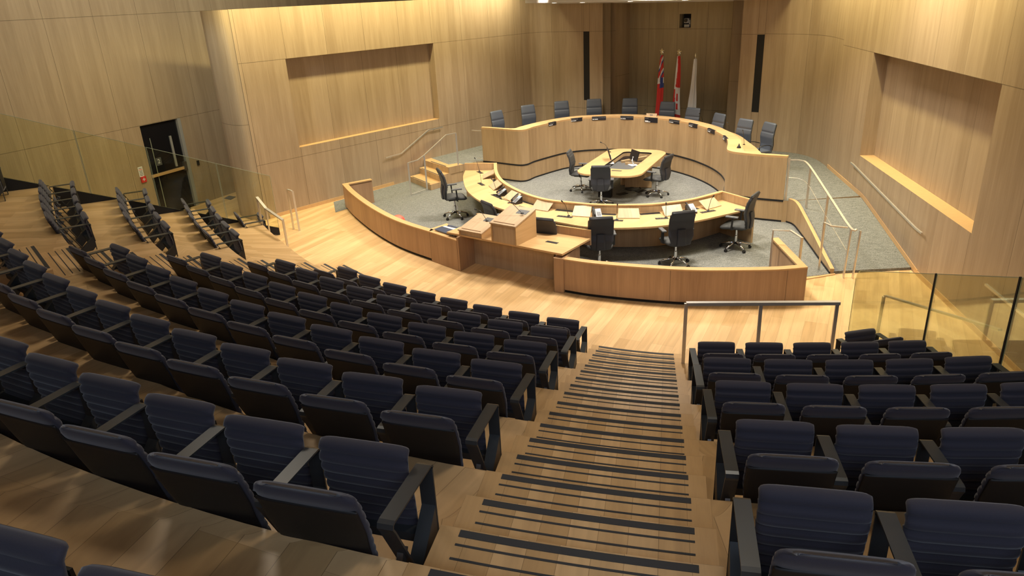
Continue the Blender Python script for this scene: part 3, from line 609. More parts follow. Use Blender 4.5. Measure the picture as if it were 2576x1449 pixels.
o = tag(empty('red_ball', (-2.62, 16.35, 0.17)), 'coral red rounded ball on the carpet just behind the low wall', 'ball')
m = MB(); m.lathe([(0.165 * math.sin(PI * i / 12) + 1e-4, -0.165 * math.cos(PI * i / 12)) for i in range(13)], n=20, m=M['coral']); m.build('skin', o, smooth=True)

# ---- gooseneck microphones
def mic(base, tip, label, dark=True):
    b = Vector(base); t = Vector(tip); o = tag(empty('gooseneck_microphone', base), label, 'microphone', None)
    mid = b.lerp(t, 0.55) + Vector((0, 0, 0.06)); path = [tuple(Vector(p) - b) for p in catmull([base, tuple(mid), tip], 4)]
    m = MB(); m.tube(path, 0.005, 6, M['plastic']); m.build('stem', o)
    dd = (Vector(path[-1]) - Vector(path[-2])).normalized(); m = MB(); m.tube([path[-1], tuple(Vector(path[-1]) + dd * .05)], [0.012, 0.015], 8, M['black']); m.build('capsule', o)
    m = MB(); m.lathe([(0.03, 0), (0.028, 0.012), (0.01, 0.02)], m=M['plastic'], n=10); m.build('base', o)
for b, t, l in (((2.18, 13.77, .742), (2.18, 13.72, 1.05), 'gooseneck microphone rising behind the office chair nearest the tall lectern'), ((3.16, 13.72, .742), (3.13, 13.62, 1.05), 'gooseneck microphone above the second clerk chair, straight stem'), ((4.10, 14.06, .742), (4.16, 13.98, 1.05), 'gooseneck microphone at the right end of the clerks desk'), ((1.25, 14.20, .742), (1.13, 14.16, 1.05), 'gooseneck microphone left of the silver desk phone'), ((-0.70, 18.66, .742), (-0.80, 18.85, 1.05), 'gooseneck microphone at the far left end of the clerks desk'), ((-0.22, 16.15, .742), (-0.34, 16.45, 1.05), 'gooseneck microphone beside the leftmost desk phone'), ((-0.62, 17.3, .742), (-0.66, 17.55, 1.0), 'gooseneck microphone on the curve opposite the tall office chair')):
    mic(b, t, l)
for b, t, l in (((4.3, 22.02, 1.5), (4.20, 21.35, 1.72), 'microphone beside the white card on the dais desk'), ((5.72, 20.45, 1.25), (5.48, 20.15, 1.72), 'microphone between two blue grey chairs near the flags'), ((6.05, 19.15, 1.25), (5.80, 18.6, 1.70), 'microphone in front of the third chair from the right on the dais'), ((6.05, 17.95, 1.25), (5.86, 17.55, 1.68), 'microphone in front of the second chair from the right on the dais')):
    mic(b, t, l)
mic((-0.36 + .62, 12.79 + .02, 1.25), (-0.10, 12.98, 1.50), 'microphone clipped on the tall lectern')
mic((-0.42, 13.42, 0.96), (-0.62, 13.62, 1.14), 'microphone clipped on the short lectern')

# ---- desk phones
def phone(x, y, z, rz, label, mt):
    o = tag(empty('desk_phone', (x, y, z), rz), label, 'telephone')
    m = MB(); m.hexa([(-.09, -.10, 0), (.09, -.10, 0), (.09, .10, 0), (-.09, .10, 0), (-.09, -.10, .03), (.09, -.10, .03), (.09, .10, .15), (-.09, .10, .15)], M['plastic']); m.build('base', o, bevel=0.006)
    sl = 0.6; zf = lambda y: 0.033 + (y + .10) * sl
    m = MB(); m.hexa([(-.035, -.095, zf(-.095)), (.088, -.095, zf(-.095)), (.088, .095, zf(.095)), (-.035, .095, zf(.095)), (-.035, -.095, zf(-.095) + .012), (.088, -.095, zf(-.095) + .012), (.088, .095, zf(.095) + .012), (-.035, .095, zf(.095) + .012)], mt); m.build('face_plate', o, bevel=0.004)
    m = MB(); m.hexa([(-.01, .03, zf(.03) + .0125), (.07, .03, zf(.03) + .0125), (.07, .08, zf(.08) + .0125), (-.01, .08, zf(.08) + .0125), (-.01, .03, zf(.03) + .016), (.07, .03, zf(.03) + .016), (.07, .08, zf(.08) + .016), (-.01, .08, zf(.08) + .016)], M['screen']); m.build('display', o)
    m = MB()
    for i in range(4):
        for j in range(3): yy = -.075 + i * .024; m.box((0.005 + j * .026, yy, zf(yy) + .015), (.017, .015, .006), 0, M['grey_plastic'])
    m.build('keypad', o)
    m = MB(); m.tube([(-.065, -.10, zf(-.10) + .03), (-.065, -.06, zf(-.06) + .045), (-.065, .06, zf(.06) + .045), (-.065, .10, zf(.10) + .03)], [.022, .017, .017, .022], 8, M['plastic']); m.build('handset', o, smooth=True)
    m = MB(); pth = [(-.08 - .02 * math.sin(i * .9) - i * .006, -.12 - .035 * math.cos(i * .9), .012) for i in range(14)]; m.tube(catmull(pth, 3), .005, 6, M['plastic']); m.build('cord', o)
phone(1.81, 13.98, .742, head(-0.05, 1), 'silver desk phone on the clerks desk behind the first office chair', M['silver'])
phone(3.73, 13.98, .742, head(-0.25, 1), 'pale desk phone near the right end of the clerks desk', M['white'])
phone(-0.13, 16.10, .742, head(1, 0.35), 'leftmost desk phone on the clerks desk, screen faintly glowing', M['silver'])  # shared display material puts a faint glow on this screen too
phone(0.20, 15.38, .742, head(0.8, 0.55), 'desk phone with tangled cord, second from the far left', M['silver'])

# ---- name plates hanging on the dais desk
def text_obj(body, size, loc, mtx, mt, parent, name='lettering', ext=0.0008, align='LEFT'):
    cu = bpy.data.curves.new(name, 'FONT'); cu.body = body; cu.size = size; cu.extrude = ext; cu.align_x = align; cu.resolution_u = 2
    t = bpy.data.objects.new(name, cu); C.objects.link(t); dg = bpy.context.evaluated_depsgraph_get(); me = bpy.data.meshes.new_from_object(t.evaluated_get(dg)); bpy.data.objects.remove(t)
    me.materials.clear(); me.materials.append(mt); o = bpy.data.objects.new(name, me); C.objects.link(o); o.parent = parent; o.matrix_local = Matrix.Translation(loc) @ mtx; return o
UPR = Matrix.Rotation(PI / 2, 4, 'X')
plates = [(-31.5, 0.33, .10, 'COUNCILLOR', 'first'), (-12, 0.40, .10, 'COUNCILLOR', 'second'), (2, 0.42, .10, 'REGIONAL COUNCILLOR', 'third'), (17.5, 0.42, .10, 'REGIONAL COUNCILLOR', 'fourth'), (33.5, 0.43, .14, 'MAYOR', 'fifth'), (54, 0.42, .10, 'REGIONAL COUNCILLOR', 'sixth'), (73, 0.42, .10, 'COUNCILLOR', 'seventh'), (94, 0.44, .10, 'COUNCILLOR', 'eighth'), (115, 0.46, .10, 'COUNCILLOR', 'ninth')]
def on_F(deg):
    best = min(F, key=lambda p: abs(math.degrees(math.atan2(p[0] - DX, p[1] - DY)) - deg)); i = F.index(best); a, b = Vector(F[max(i - 1, 0)]), Vector(F[min(i + 1, len(F) - 1)]); t = (b - a).normalized()
    # exact point by interpolation
    return best, t
for deg, wd, hh, l1, nth in plates:
    p, t = on_F(deg); n = Vector((t.y, -t.x)); n = n if n.dot(Vector((DX, DY)) - Vector(p)) > 0 else -n
    o = tag(empty('name_plate', (p[0] + n.x * .008, p[1] + n.y * .008, 1.50 - hh), math.atan2(t.y, t.x)), ('dark navy name plate with white lettering, %s from the left along the dais desk' % nth if nth != 'fifth' else 'tallest dark navy name plate on the dais desk, reading MAYOR'), 'name plate', 'name plates on the dais desk')
    m = MB(); m.box((0, 0, hh / 2), (wd, .008, hh), 0, M['plate']); m.box((0, .022, hh), (wd, .05, .006), 0, M['plate']); m.build('plate', o)
    text_obj(l1, .034, (-wd / 2 + .015, -.006, hh * .58 if hh < .12 else hh * .72), UPR, M['silver'], o)
    m = MB(); x = -wd / 2 + .015
    for k, wl in enumerate((.05, .10) if hh < .12 else (.11,)):
        m.box((x + wl / 2, -.005, hh * .28), (wl, .002, .022), 0, M['white']); x += wl + .012
    if hh > .12: m.box((-wd / 2 + .105, -.005, hh * .12), (.17, .002, .022), 0, M['white'])
    m.build('name_line', o)
o = tag(empty('folded_card', (4.42, 21.50, 1.50), math.atan2(-.5, .85)), 'cream folded card standing on the ledge above the MAYOR plate', 'card')
m = MB(); m.hexa([(-.16, -.05, 0), (.16, -.05, 0), (.16, .03, 0), (-.16, .03, 0), (-.16, -.01, .085), (.16, -.01, .085), (.16, -.005, .085), (-.16, -.005, .085)], M['pale']); m.build('card', o)
m = MB(); m.box((0.0, -.035, .045), (.10, .002, .02), 0, M['grey_plastic'], Matrix.Rotation(-0.43, 3, 'X')); m.build('printed_line', o)
o = tag(empty('desk_cone', (5.42, 16.42, 1.50)), 'small black cone on the ledge near the right end of the dais desk', 'ornament'); m = MB(); m.lathe([(.05, 0), (.045, .02), (.02, .06), (.008, .10)], m=M['black']); m.build('cone', o, smooth=True)

# ---- office chairs
def pad(m, axis, half_w, thick, mt, nx=12, rib=None, up_=Vector((1, 0, 0)), crown=0.0):
    """loft a cushion along axis points [(y,z)], half widths, thickness toward the left normal"""
    n = len(axis); P = [Vector((0, y, z)) for y, z in axis]; rings = []
    for i, p in enumerate(P):
        t = (P[min(i + 1, n - 1)] - P[max(i - 1, 0)]).normalized(); nr = Vector((0, t.z, -t.y))  # forward-ish normal
        hw = half_w[i]; th = thick[i]; ring = []
        for k in range(nx * 2):
            a = 2 * PI * k / (nx * 2); cx_, sy = math.cos(a), math.sin(a)
            e = 0.32; x = math.copysign(abs(cx_) ** e, cx_) * hw; s_ = math.copysign(abs(sy) ** 0.75, sy) * th
            if s_ > 0 and rib: s_ += rib[i]
            if crown: s_ += crown * (1 - (x / max(hw, 1e-3)) ** 2)
            ring.append(p + Vector((x, 0, 0)) + nr * s_)
        rings.append(m.add(ring))
    N = nx * 2
    for i in range(n - 1):
        for k in range(N): m.face([rings[i] + k, rings[i] + (k + 1) % N, rings[i + 1] + (k + 1) % N, rings[i + 1] + k], mt)
    m.face([rings[0] + k for k in range(N - 1, -1, -1)], mt); m.face([rings[-1] + k for k in range(N)], mt)
def lerp_path(pts, n):
    L = [0]
    for a, b in zip(pts, pts[1:]): L.append(L[-1] + math.dist(a, b))
    out = []
    for i in range(n):
        s_ = L[-1] * i / (n - 1); j = max(k for k in range(len(pts) - 1) if L[k] <= s_ + 1e-9); t = (s_ - L[j]) / (L[j + 1] - L[j]); out.append(tuple(pts[j][q] + (pts[j + 1][q] - pts[j][q]) * t for q in range(2)))
    return out
def star_base(o, z=0.0):
    m = MB(); m.lathe([(.028, .10), (.028, .26), (.02, .27), (.02, .40)], m=M['chrome'], n=12); m.build('gas_column', o, smooth=False)
    m = MB()
    for k in range(5):
        a = 2 * PI * k / 5 + .3; m.tube([(.02 * math.cos(a), .02 * math.sin(a), .125), (.16 * math.cos(a), .16 * math.sin(a), .105), (.29 * math.cos(a), .29 * math.sin(a), .065)], [.026, .02, .013], 8, M['chrome'])
    m.build('star_base', o, smooth=True)
    for k in range(5):
        a = 2 * PI * k / 5 + .3; c = Vector((.30 * math.cos(a), .30 * math.sin(a), 0)); m = MB()
        for sd in (-1, 1):
            q = c + Vector((-math.sin(a), math.cos(a), 0)) * .014 * sd; t = Vector((-math.sin(a), math.cos(a), 0)) * .010
            m.tube([tuple(q - t + Vector((0, 0, .028))), tuple(q + t + Vector((0, 0, .028)))], .028, 12, M['plastic'])
        m.tube([tuple(c + Vector((0, 0, .03))), tuple(c + Vector((0, 0, .07)))], .008, 6, M['plastic']); m.build('caster', o)
def arm_T(o, side):
    m = MB(); x = .27 * side; m.tube([(x, .02, .44), (x, .0, .66)], .02, 4, M['plastic'], flat=(.03, .014)); m.tube([(.16 * side, .02, .42), (x, .02, .44)], .02, 6, M['plastic']); m.box((x, .02, .675), (.085, .25, .028), 0, M['grey_plastic']); m.build('armrest', o, bevel=0.008)
def task_chair(kind):
    o = empty('office_chair'); front = M['ribbed']; back = M['leather_dark']
    m = MB(); ax = [(-.24 + .5 * i / 12, .455 + .012 * math.sin(i * .4)) for i in range(13)]
    pad(m, [(y, z) for y, z in ax], [.20 + .05 * math.sin(min(1, i / 4) * PI / 2) for i in range(13)], [.012 + .03 * math.sin(PI * min(1, (i + 1) / 4) / 2) * (1 if i < 12 else .4) for i in range(13)], front); m.build('seat', o, smooth=True)
    pts = lerp_path([(-.235, .44), (-.245, .60), (-.215, .74), (-.25, .92), (-.33, 1.09)], 31); n = len(pts)
    hw = [.17 + .07 * min(1, i / 8) - (.02 if i > 26 else 0) for i in range(n)]; th = [.022 + .012 * math.sin(PI * i / (n - 1)) for i in range(n)]; th[0] = th[-1] = .012
    m = MB(); pad(m, pts, hw, th, front, rib=[.007 * abs(math.sin(PI * i / 3)) for i in range(n)]); m.build('backrest', o, smooth=True)
    m = MB(); pts2 = [(y - .022, z) for y, z in pts[1:-1]]; pad(m, pts2, [h + .004 for h in hw[1:-1]], [.022] * len(pts2), back); m.build('back_cover', o, smooth=True)
    m = MB(); pad(m, [(-.285, .45), (-.295, .6), (-.27, .74)], [.09, .085, .08], [.02] * 3, back); m.build('lumbar_carrier', o)
    m = MB(); m.box((0, -.02, .415), (.22, .28, .04), 0, M['plastic']); m.tube([(.10, .0, .41), (.22, .05, .39)], .008, 6, M['plastic']); m.build('tilt_mechanism', o, bevel=.006)
    star_base(o); arm_T(o, -1); arm_T(o, 1)
    if kind: m = MB(); m.box((.15, .02, .26), (.05, .004, .085), .4, M['white']); m.tube([(.15, .02, .40), (.15, .02, .30)], .002, 4, M['plastic']); m.build('white_tag', o)
    return o
def dais_chair():
    o = empty('office_chair')
    m = MB(); ax = [(-.25 + .52 * i / 12, .47) for i in range(13)]; pad(m, ax, [.25] * 13, [.02 + .03 * math.sin(PI * min(1, (i + 1) / 3) / 2) for i in range(13)], M['leather']); m.build('seat', o, smooth=True)
    pts = lerp_path([(-.24, .47), (-.26, .66), (-.24, .86), (-.275, 1.06), (-.33, 1.26)], 41); n = len(pts)
    hw = [.235 + .02 * math.sin(PI * i / (n - 1)) for i in range(n)]; hw[-1] = .21; hw[-2] = .235
    th = [.038] * n; th[-1] = .012; th[-2] = .026; th[0] = .015; rb = [0] * n; rb[26] = -.018; rb[25] = rb[27] = -.006
    m = MB(); pad(m, pts, hw, th, M['leather'], rib=rb); m.build('backrest', o, smooth=True)
    m = MB(); pts2 = [(y - .035, z) for y, z in pts[2:-2]]; pad(m, pts2, [h - .01 for h in hw[2:-2]], [.014] * len(pts2), M['plastic']); m.build('back_shell', o, smooth=True)
    for sd in (-1, 1):
        m = MB(); m.tube(catmull([(.24 * sd, -.22, .64), (.29 * sd, -.05, .69), (.29 * sd, .14, .67), (.27 * sd, .17, .56), (.22 * sd, .10, .45)], 4), .016, 8, M['plastic'], flat=(.022, .012)); m.build('armrest', o, smooth=True)
    m = MB(); m.box((0, -.02, .43), (.22, .28, .04), 0, M['plastic']); m.build('tilt_mechanism', o, bevel=.006)
    star_base(o); return o
def place(proto, first, loc, rz, label, cat, group, sz=1.0):
    o = proto if first else copy_tree(proto)
    o.location = loc; o.rotation_euler = (0, 0, rz); o.scale = (1, 1, sz); tag(o, label, cat, group); return o
dc = dais_chair(); reg(dc)
dais_pos = [(-0.20, 22.40, 1.0), (0.80, 23.30, 1.0), (1.92, 23.80, 1.0), (3.0, 23.90, 1.0), (4.14, 23.65, 1.0), (5.16, 22.72, 0.97), (5.65, 21.50, .94), (6.12, 20.40, .92), (6.52, 19.35, .91), (6.92, 18.66, .91)]
nm = ['first', 'second', 'third', 'fourth', 'fifth', 'sixth', 'seventh', 'eighth', 'ninth', 'tenth']
for i, (x, y, s_) in enumerate(dais_pos):
    d_ = (Vector((DX + (.6 if i > 7 else 0), DY - (1.5 if i > 7 else 0))) - Vector((x, y))).normalized(); c = Vector((x, y)) + d_ * .30
    place(dc, i == 0, (c.x, c.y, .501), head(d_.x, d_.y), 'high-backed blue grey leather chair behind dais desk, %s from left end' % nm[i], 'chair', 'blue grey chairs along the dais', s_)
tc_ = task_chair(0); reg(tc_); tt = task_chair(1); reg(tt)
used = {}
for proto, x, y, hx, hy, sz, label in (
    (tt, -1.30, 17.02, 1, .30, 1.14, 'charcoal office chair with white tag standing alone at the left curve of the clerks desk'),
    (tc_, -0.16, 14.48, .86, .5, 1.0, 'charcoal office chair half hidden behind the short lectern'),
    (tc_, 0.80, 13.33, .46, .89, .98, 'charcoal office chair behind the table rail, only its top visible'),
    (tc_, 1.73, 13.02, .04, 1, 1.04, 'charcoal office chair right of the table, back turned, by the silver phone'),
    (tc_, 3.20, 12.98, -.12, 1, 1.08, 'charcoal office chair with back turned, in the middle behind the low wall'),
    (tt, 4.60, 13.72, -.80, .58, 1.10, 'charcoal office chair with white tag at the right end of the clerks desk'),
    (tc_, 3.90, 18.10, -.75, .65, 1.0, 'charcoal office chair at the right side of the centre table'),
    (tc_, 2.36, 17.42, .20, 1, 1.0, 'charcoal office chair at the near end of the centre table, back turned'),
    (tc_, 2.02, 19.02, .95, -.30, 1.0, 'charcoal office chair at the left side of the centre table')):
    place(proto, proto.name not in used, (x, y, .007), head(hx, hy), label, 'chair', 'charcoal office chairs in the well', sz); used[proto.name] = 1

# ---- centre table
ctab = tag(empty('meeting_table', (3.15, 19.05, 0), head(.438, .899)), 'oak meeting table with rounded corners and a black glass well', 'table')
def rrect(hx, hy, r, cx=0, cy=0, n=6, skew=0.0):
    out = []
    for sx, sy, a0 in ((1, 1, 0), (-1, 1, 90), (-1, -1, 180), (1, -1, 270)):
        for k in range(n + 1):
            a = math.radians(a0 + 90 * k / n); x = cx + sx * (hx - r) + r * math.cos(a); y = cy + sy * (hy - r) + r * math.sin(a); out.append((x, y))
    return out
ot = rrect(.86, 1.64, .48, 0.03, 0.0, 8); ih = rrect(.42, 1.08, .16, 0.10, 0.18, 8)
m = MB(); n = len(ot)
a0 = m.add([(x, y, .70) for x, y in ot]); a1 = m.add([(x, y, .74) for x, y in ot]); b0 = m.add([(x, y, .70) for x, y in ih]); b1 = m.add([(x, y, .74) for x, y in ih])
for i in range(n):
    j = (i + 1) % n
    m.face([a1 + i, a1 + j, b1 + j, b1 + i], M['top']); m.face([a0 + j, a0 + i, b0 + i, b0 + j], M['cap']); m.face([a0 + i, a0 + j, a1 + j, a1 + i], M['cap']); m.face([b0 + j, b0 + i, b1 + i, b1 + j], M['black'])
m.build('tabletop', ctab, rot=1.2)
m = MB(); m.prism(rrect(.41, 1.07, .15, .10, .18, 8), .60, .615, M['black_gloss']); m.build('glass_well', ctab)
m = MB(); m.prism(rrect(.36, .60, .08, .12, -.18, 6), .616, .64, M['grey_plastic']); m.build('equipment_shelf', ctab)
m = MB(); m.box((-.42 + .26, -.98, .35), (.34, .16, .70), .0, M['black']); m.build('pedestal', ctab)
m = MB(); m.box((.16, 0.62, .36), (.08, .9, .68), -.6, M['desk']); m.box((.42, .12, .36), (.72, .05, .68), .15, M['desk']); m.build('modesty_box', ctab)
m = MB(); m.box((.18, -1.10, .743), (.26, .07, .006), 0, M['bracket']); m.build('socket_module', ctab)
def monitor(x, y, z, rz, label, flip):
    o = tag(empty('computer_monitor', (x, y, z), rz), label, 'monitor')
    m = MB(); m.box((0, 0, .012), (.24, .20, .022), 0, M['white']); m.build('foot', o, bevel=.008)
    m = MB(); m.tube([(0, -.02, .02), (0, .03, .14), (0, .0, .24)], .02, 8, M['white'], flat=(.035, .012)); m.build('stand_arm', o)
    m = MB(); m.box((0, -.035, .27), (.42, .03, .27), 0, M['plastic'], Matrix.Rotation(.28, 3, 'X')); m.build('screen_housing', o, bevel=.004)
    m = MB(); m.box((0, -.0525, .2755), (.39, .002, .24), 0, M['black_gloss'], Matrix.Rotation(.28, 3, 'X')); m.build('screen', o)
monitor(2.86, 19.30, .641, head(1, -.05), 'computer monitor facing away on a white stand, left of the black well', 0)
monitor(3.42, 18.92, .641, head(-.95, -.3), 'computer monitor on a white stand, right of the black well', 1)
mic((3.0, 20.30, .742), (2.78, 20.42, 1.0), 'gooseneck microphone at the far end of the centre table')
m = MB(); pth = catmull([(3.3, 18.95, .02), (3.55, 19.05, .02), (3.62, 18.8, .02), (3.35, 18.7, .02), (3.2, 18.9, .02), (3.45, 18.98, .02)], 5); m.tube(pth, .014, 6, M['plastic'])
tag(m.build('cable'), 'coiled black cable on the carpet under the centre table', 'cable')
for x, y, l in ((3.58, 18.60, 'flat black floor box right of the coiled cable'), (3.05, 18.42, 'flat black floor box beside the black pedestal')):
    o = tag(empty('floor_box', (x, y, .006)), l, 'floor box'); m = MB(); m.box((0, 0, .006), (.28, .16, .012), .45, M['black']); m.build('lid', o)

# ================================================================== THEATRE SEATS
def theatre_seat(two_frames, one_only=0):
    """folded tip-up seat; origin on the platform under the top of the cushion, facing +y, for a spacing of 0.60 m"""
    o = empty('theatre_seat')
    # backrest
    pts = lerp_path([(-.335, .29), (-.41, .50), (-.475, .72), (-.52, .83)], 37); n = len(pts)
    hw = [.205 + .04 * min(1, i / 20) for i in range(n)]; hw[-1] = .17; hw[-2] = .215; hw[-3] = .235; hw[-4] = .242; hw[0] = .19
    th = [.030] * n; th[-1] = .008; th[-2] = .020; th[-3] = .026; th[0] = .012
    m = MB(); pad(m, pts, hw, th, M['fabric'], nx=10, rib=[-.018 * (1 - abs(math.sin(PI * i / 4))) ** 2 for i in range(n)]); m.build('backrest', o, smooth=True)
    m = MB(); p2 = [(y - .027, z - .004) for y, z in pts[1:31]]; pad(m, p2, [h - .004 for h in hw[1:31]], [.010] * len(p2), M['shell'], nx=8); m.build('back_shell', o, smooth=True)
    # folded cushion, ribbed sitting face toward the backrest
    ax = lerp_path([(.02, .18), (.012, .40), (-.018, .58), (-.012, .655), (.012, .682), (.045, .675)], 37)[::-1]; n = len(ax)
    hw = [.236] * n; hw[0] = .20; hw[1] = .228; hw[-1] = .21; th = [.030] * n; th[0] = .008; th[1] = .018; th[2] = .026; th[-1] = .012
    m = MB(); pad(m, ax, hw, th, M['fabric'], nx=10, rib=[(-.020 * (1 - abs(math.sin(PI * (i - 2) / 4))) ** 2) if i > 4 else 0 for i in range(n)]); m.build('seat_cushion', o, smooth=True)
    m = MB(); m.hexa([(-.2, .04, .24), (.2, .04, .24), (.2, .055, .24), (-.2, .055, .24), (-.2, .022, .58), (.2, .022, .58), (.2, .036, .58), (-.2, .036, .58)], M['shell']); m.build('cushion_underside', o)
    m = MB(); m.box((0, -.03, .22), (.50, .06, .05), 0, M['steel_dark']); m.build('cross_beam', o)
    sides = [1, -1] if two_frames else [1]
    if one_only: sides = [one_only]
    for sd in sides:
        x = .30 * sd; w_ = .038
        def band(path, t, nm, mt=M['steel_dark'], wd=w_):
            mm = MB(); P = [Vector((0, y, z)) for y, z in path]; rings = []
            for i, p in enumerate(P):
                a = P[max(i - 1, 0)]; b = P[min(i + 1, len(P) - 1)]; tg = (b - a).normalized(); nr = Vector((0, tg.z, -tg.y)) * t
                rings.append(mm.add([p + Vector((x - wd, 0, 0)), p + Vector((x + wd, 0, 0)), p + Vector((x + wd, 0, 0)) + nr, p + Vector((x - wd, 0, 0)) + nr]))
            for i in range(len(P) - 1):
                for k in range(4): mm.face([rings[i] + k, rings[i] + (k + 1) % 4, rings[i + 1] + (k + 1) % 4, rings[i + 1] + k], mt)
            mm.face([rings[0] + k for k in range(4)], mt); mm.face([rings[-1] + k for k in range(4)], mt); return mm.build(nm, o)
        band([(.035, .585), (.030, .598), (.017, .603), (-.385, .603), (-.402, .599), (-.406, .585), (-.392, .562)], .010, 'armrest')
        band([(.035, .585), (.035, .0)], .010, 'leg')
        band([(-.392, .562), (-.140, .0)], .010, 'leg')
        mm = MB(); mm.hexa([(x - .036, .028, .19), (x - .036, -.135, .01), (x - .036, -.20, .16), (x - .036, .028, .37), (x + .036, .028, .19), (x + .036, -.135, .01), (x + .036, -.20, .16), (x + .036, .028, .37)], M['steel_dark']); mm.build('side_panel', o)
        mm = MB(); mm.box((x, -.30, .34), (.03, .05, .07), 0, M['bracket'], Matrix.Rotation(-.55, 3, 'X')); mm.build('hinge_bracket', o)
    return o
sR = theatre_seat(False, 1); reg(sR); sL = theatre_seat(False, -1); reg(sL); sB = theatre_seat(True); reg(sB)
seat_used = {}
ORD = ['first', 'second', 'third', 'fourth', 'fifth', 'sixth', 'seventh', 'eighth', 'ninth', 'tenth', 'eleventh', 'twelfth', 'thirteenth', 'fourteenth']
def seat(proto, x, y, z, hx, hy, sp, label, group, sz=1.0):
    first = proto.name not in seat_used; seat_used[proto.name] = 1
    o = proto if first else copy_tree(proto)
    o.location = (x, y, z); o.rotation_euler = (0, 0, head(hx, hy)); o.scale = (sp / 0.60, 1, sz); tag(o, label, 'theatre seat', group)
rowsL = {
 1: [[-2.86, 11.839], [-2.395, 11.383], [-1.911, 10.962], [-1.411, 10.573], [-0.895, 10.213], [-0.367, 9.879], [0.171, 9.57], [0.717, 9.281]],
 2: [[-3.668, 11.067], [-3.2, 10.602], [-2.713, 10.155], [-2.211, 9.73], [-1.696, 9.33], [-1.17, 8.959], [-0.636, 8.619], [-0.096, 8.314], [0.446, 8.048]],
 3: [[-4.476, 10.201], [-3.995, 9.72], [-3.509, 9.258], [-3.016, 8.818], [-2.516, 8.403], [-2.009, 8.015], [-1.492, 7.657], [-0.966, 7.33], [-0.429, 7.038], [0.12, 6.782]],
 4: [[-5.328, 9.39], [-4.857, 8.895], [-4.37, 8.418], [-3.87, 7.961], [-3.359, 7.527], [-2.838, 7.117], [-2.31, 6.733], [-1.775, 6.377], [-1.237, 6.051], [-0.697, 5.756], [-0.157, 5.496]],
 5: [[-6.58, 8.90], [-6.12, 8.392], [-5.651, 7.898], [-5.173, 7.426], [-4.685, 6.976], [-4.188, 6.549], [-3.683, 6.146], [-3.168, 5.768], [-2.644, 5.415], [-2.111, 5.088], [-1.569, 4.788], [-1.018, 4.516], [-0.458, 4.271]],
 6: [[-3.96, 4.80], [-3.451, 4.447], [-2.941, 4.114], [-2.416, 3.803], [-1.878, 3.514], [-1.326, 3.245], [-0.76, 2.998]],
 7: [[-2.20, 2.18], [-1.66, 1.90], [-1.12, 1.66]]}
rowsR = {1: [(4.568, 8.407)], 2: [[2.344, 7.388], [2.874, 7.31], [3.403, 7.249], [3.931, 7.205], [4.46, 7.179]], 3: [[2.068, 6.149], [2.631, 6.052], [3.191, 5.984], [3.747, 5.944], [4.3, 5.931]],
 4: [[1.791, 4.906], [2.323, 4.811], [2.852, 4.741], [3.379, 4.696], [3.90, 4.67]], 5: [[1.544, 3.64], [2.11, 3.533], [2.69, 3.46], [3.27, 3.42]], 6: [[1.235, 2.431], [1.80, 2.30], [2.38, 2.21]]}
def run_row(P, lvl, labels, group, both_end, sz=1.0, skew=0.0, back=0.0):
    n = len(P)
    for i, p in enumerate(P):
        if n > 1: a = Vector(P[max(i - 1, 0)]); b = Vector(P[min(i + 1, n - 1)]); t = (b - a); sp = t.length / (1 if i in (0, n - 1) else 2); t.normalize()
        else: v = Vector((CX - p[0], CY - p[1])).normalized(); t = Vector((v.y, -v.x)); sp = .56
        h = Vector((-t.y, t.x)); h.rotate(Matrix.Rotation(math.radians(skew), 2)); pr = sB if i == both_end else (sR if both_end == 0 else sL)
        p = (p[0] - h.x * back, p[1] - h.y * back)
        seat(pr, p[0], p[1], lvl * RI + .002, h.x, h.y, sp, labels(i, n), group, sz)
for r, P in rowsL.items():
    # row runs left to right; every seat owns the frame on its left, the aisle seat owns both
    run_row(P, (r - 1) * 3, lambda i, n: 'dark folded theatre seat, %s from the centre aisle, %s row of main block' % (ORD[n - 1 - i], ORD[r - 1]), 'theatre seats of the main block, %s row' % ORD[r - 1], len(P) - 1, 1.0, 6.0, 0.04)
for r, P in rowsR.items():
    run_row(P, (r - 1) * 3, lambda i, n: ('dark folded seat, %s from the aisle, %s row of block beside right guard' % (ORD[i], ORD[r - 1])) if r > 1 else 'single dark theatre seat standing alone at the front beside the glass guard', 'theatre seats of the right block, %s row' % ORD[r - 1] if r > 1 else None, 0)
far = {4: [[-8.72, 14.26], [-8.35, 13.62], [-7.98, 12.99], [-7.58, 12.37], [-7.18, 11.76], [-6.75, 11.16]], 3: [[-7.86, 15.31], [-7.5, 14.62], [-7.13, 13.94], [-6.74, 13.27], [-6.32, 12.62], [-5.88, 11.99]], 2: [[-6.83, 15.93], [-6.5, 15.28], [-6.16, 14.65], [-5.81, 14.03], [-5.44, 13.44], [-5.05, 12.87]], 1: [[-5.86, 16.25], [-5.55, 15.70]], 5: [[-9.9, 14.0], [-9.55, 13.35]]}
for r, P in far.items():
    # measured points are armrest fronts; seat references lie between them, a little behind
    Q = []
    for a, b in zip(P, P[1:]):
        t = (Vector(b) - Vector(a)).normalized(); h = Vector((-t.y, t.x)); c = (Vector(a) + Vector(b)) / 2 - h * 0.02; Q.append((c.x, c.y))
    if len(Q) == 1:
        a, b = P; t = (Vector(b) - Vector(a)); h = Vector((-t.y, t.x)).normalized(); seat(sB if 'x' in seat_used else sB, Q[0][0], Q[0][1], (r - 1) * 3 * RI + .002, h.x, h.y, .62, 'dark theatre seat standing alone below the left glass guard, behind a sloping handrail' if r == 1 else 'dark theatre seat at the far left edge, highest seat by the glass guard', None, .9)
    else: run_row(Q, (r - 1) * 3, lambda i, n: 'side view theatre seat, %s from side aisle, %s short row by sloping guard' % (ORD[n - 1 - i], {4: 'highest', 3: 'middle', 2: 'lowest'}[r]), 'theatre seats of the far left block', len(Q) - 1, .9)

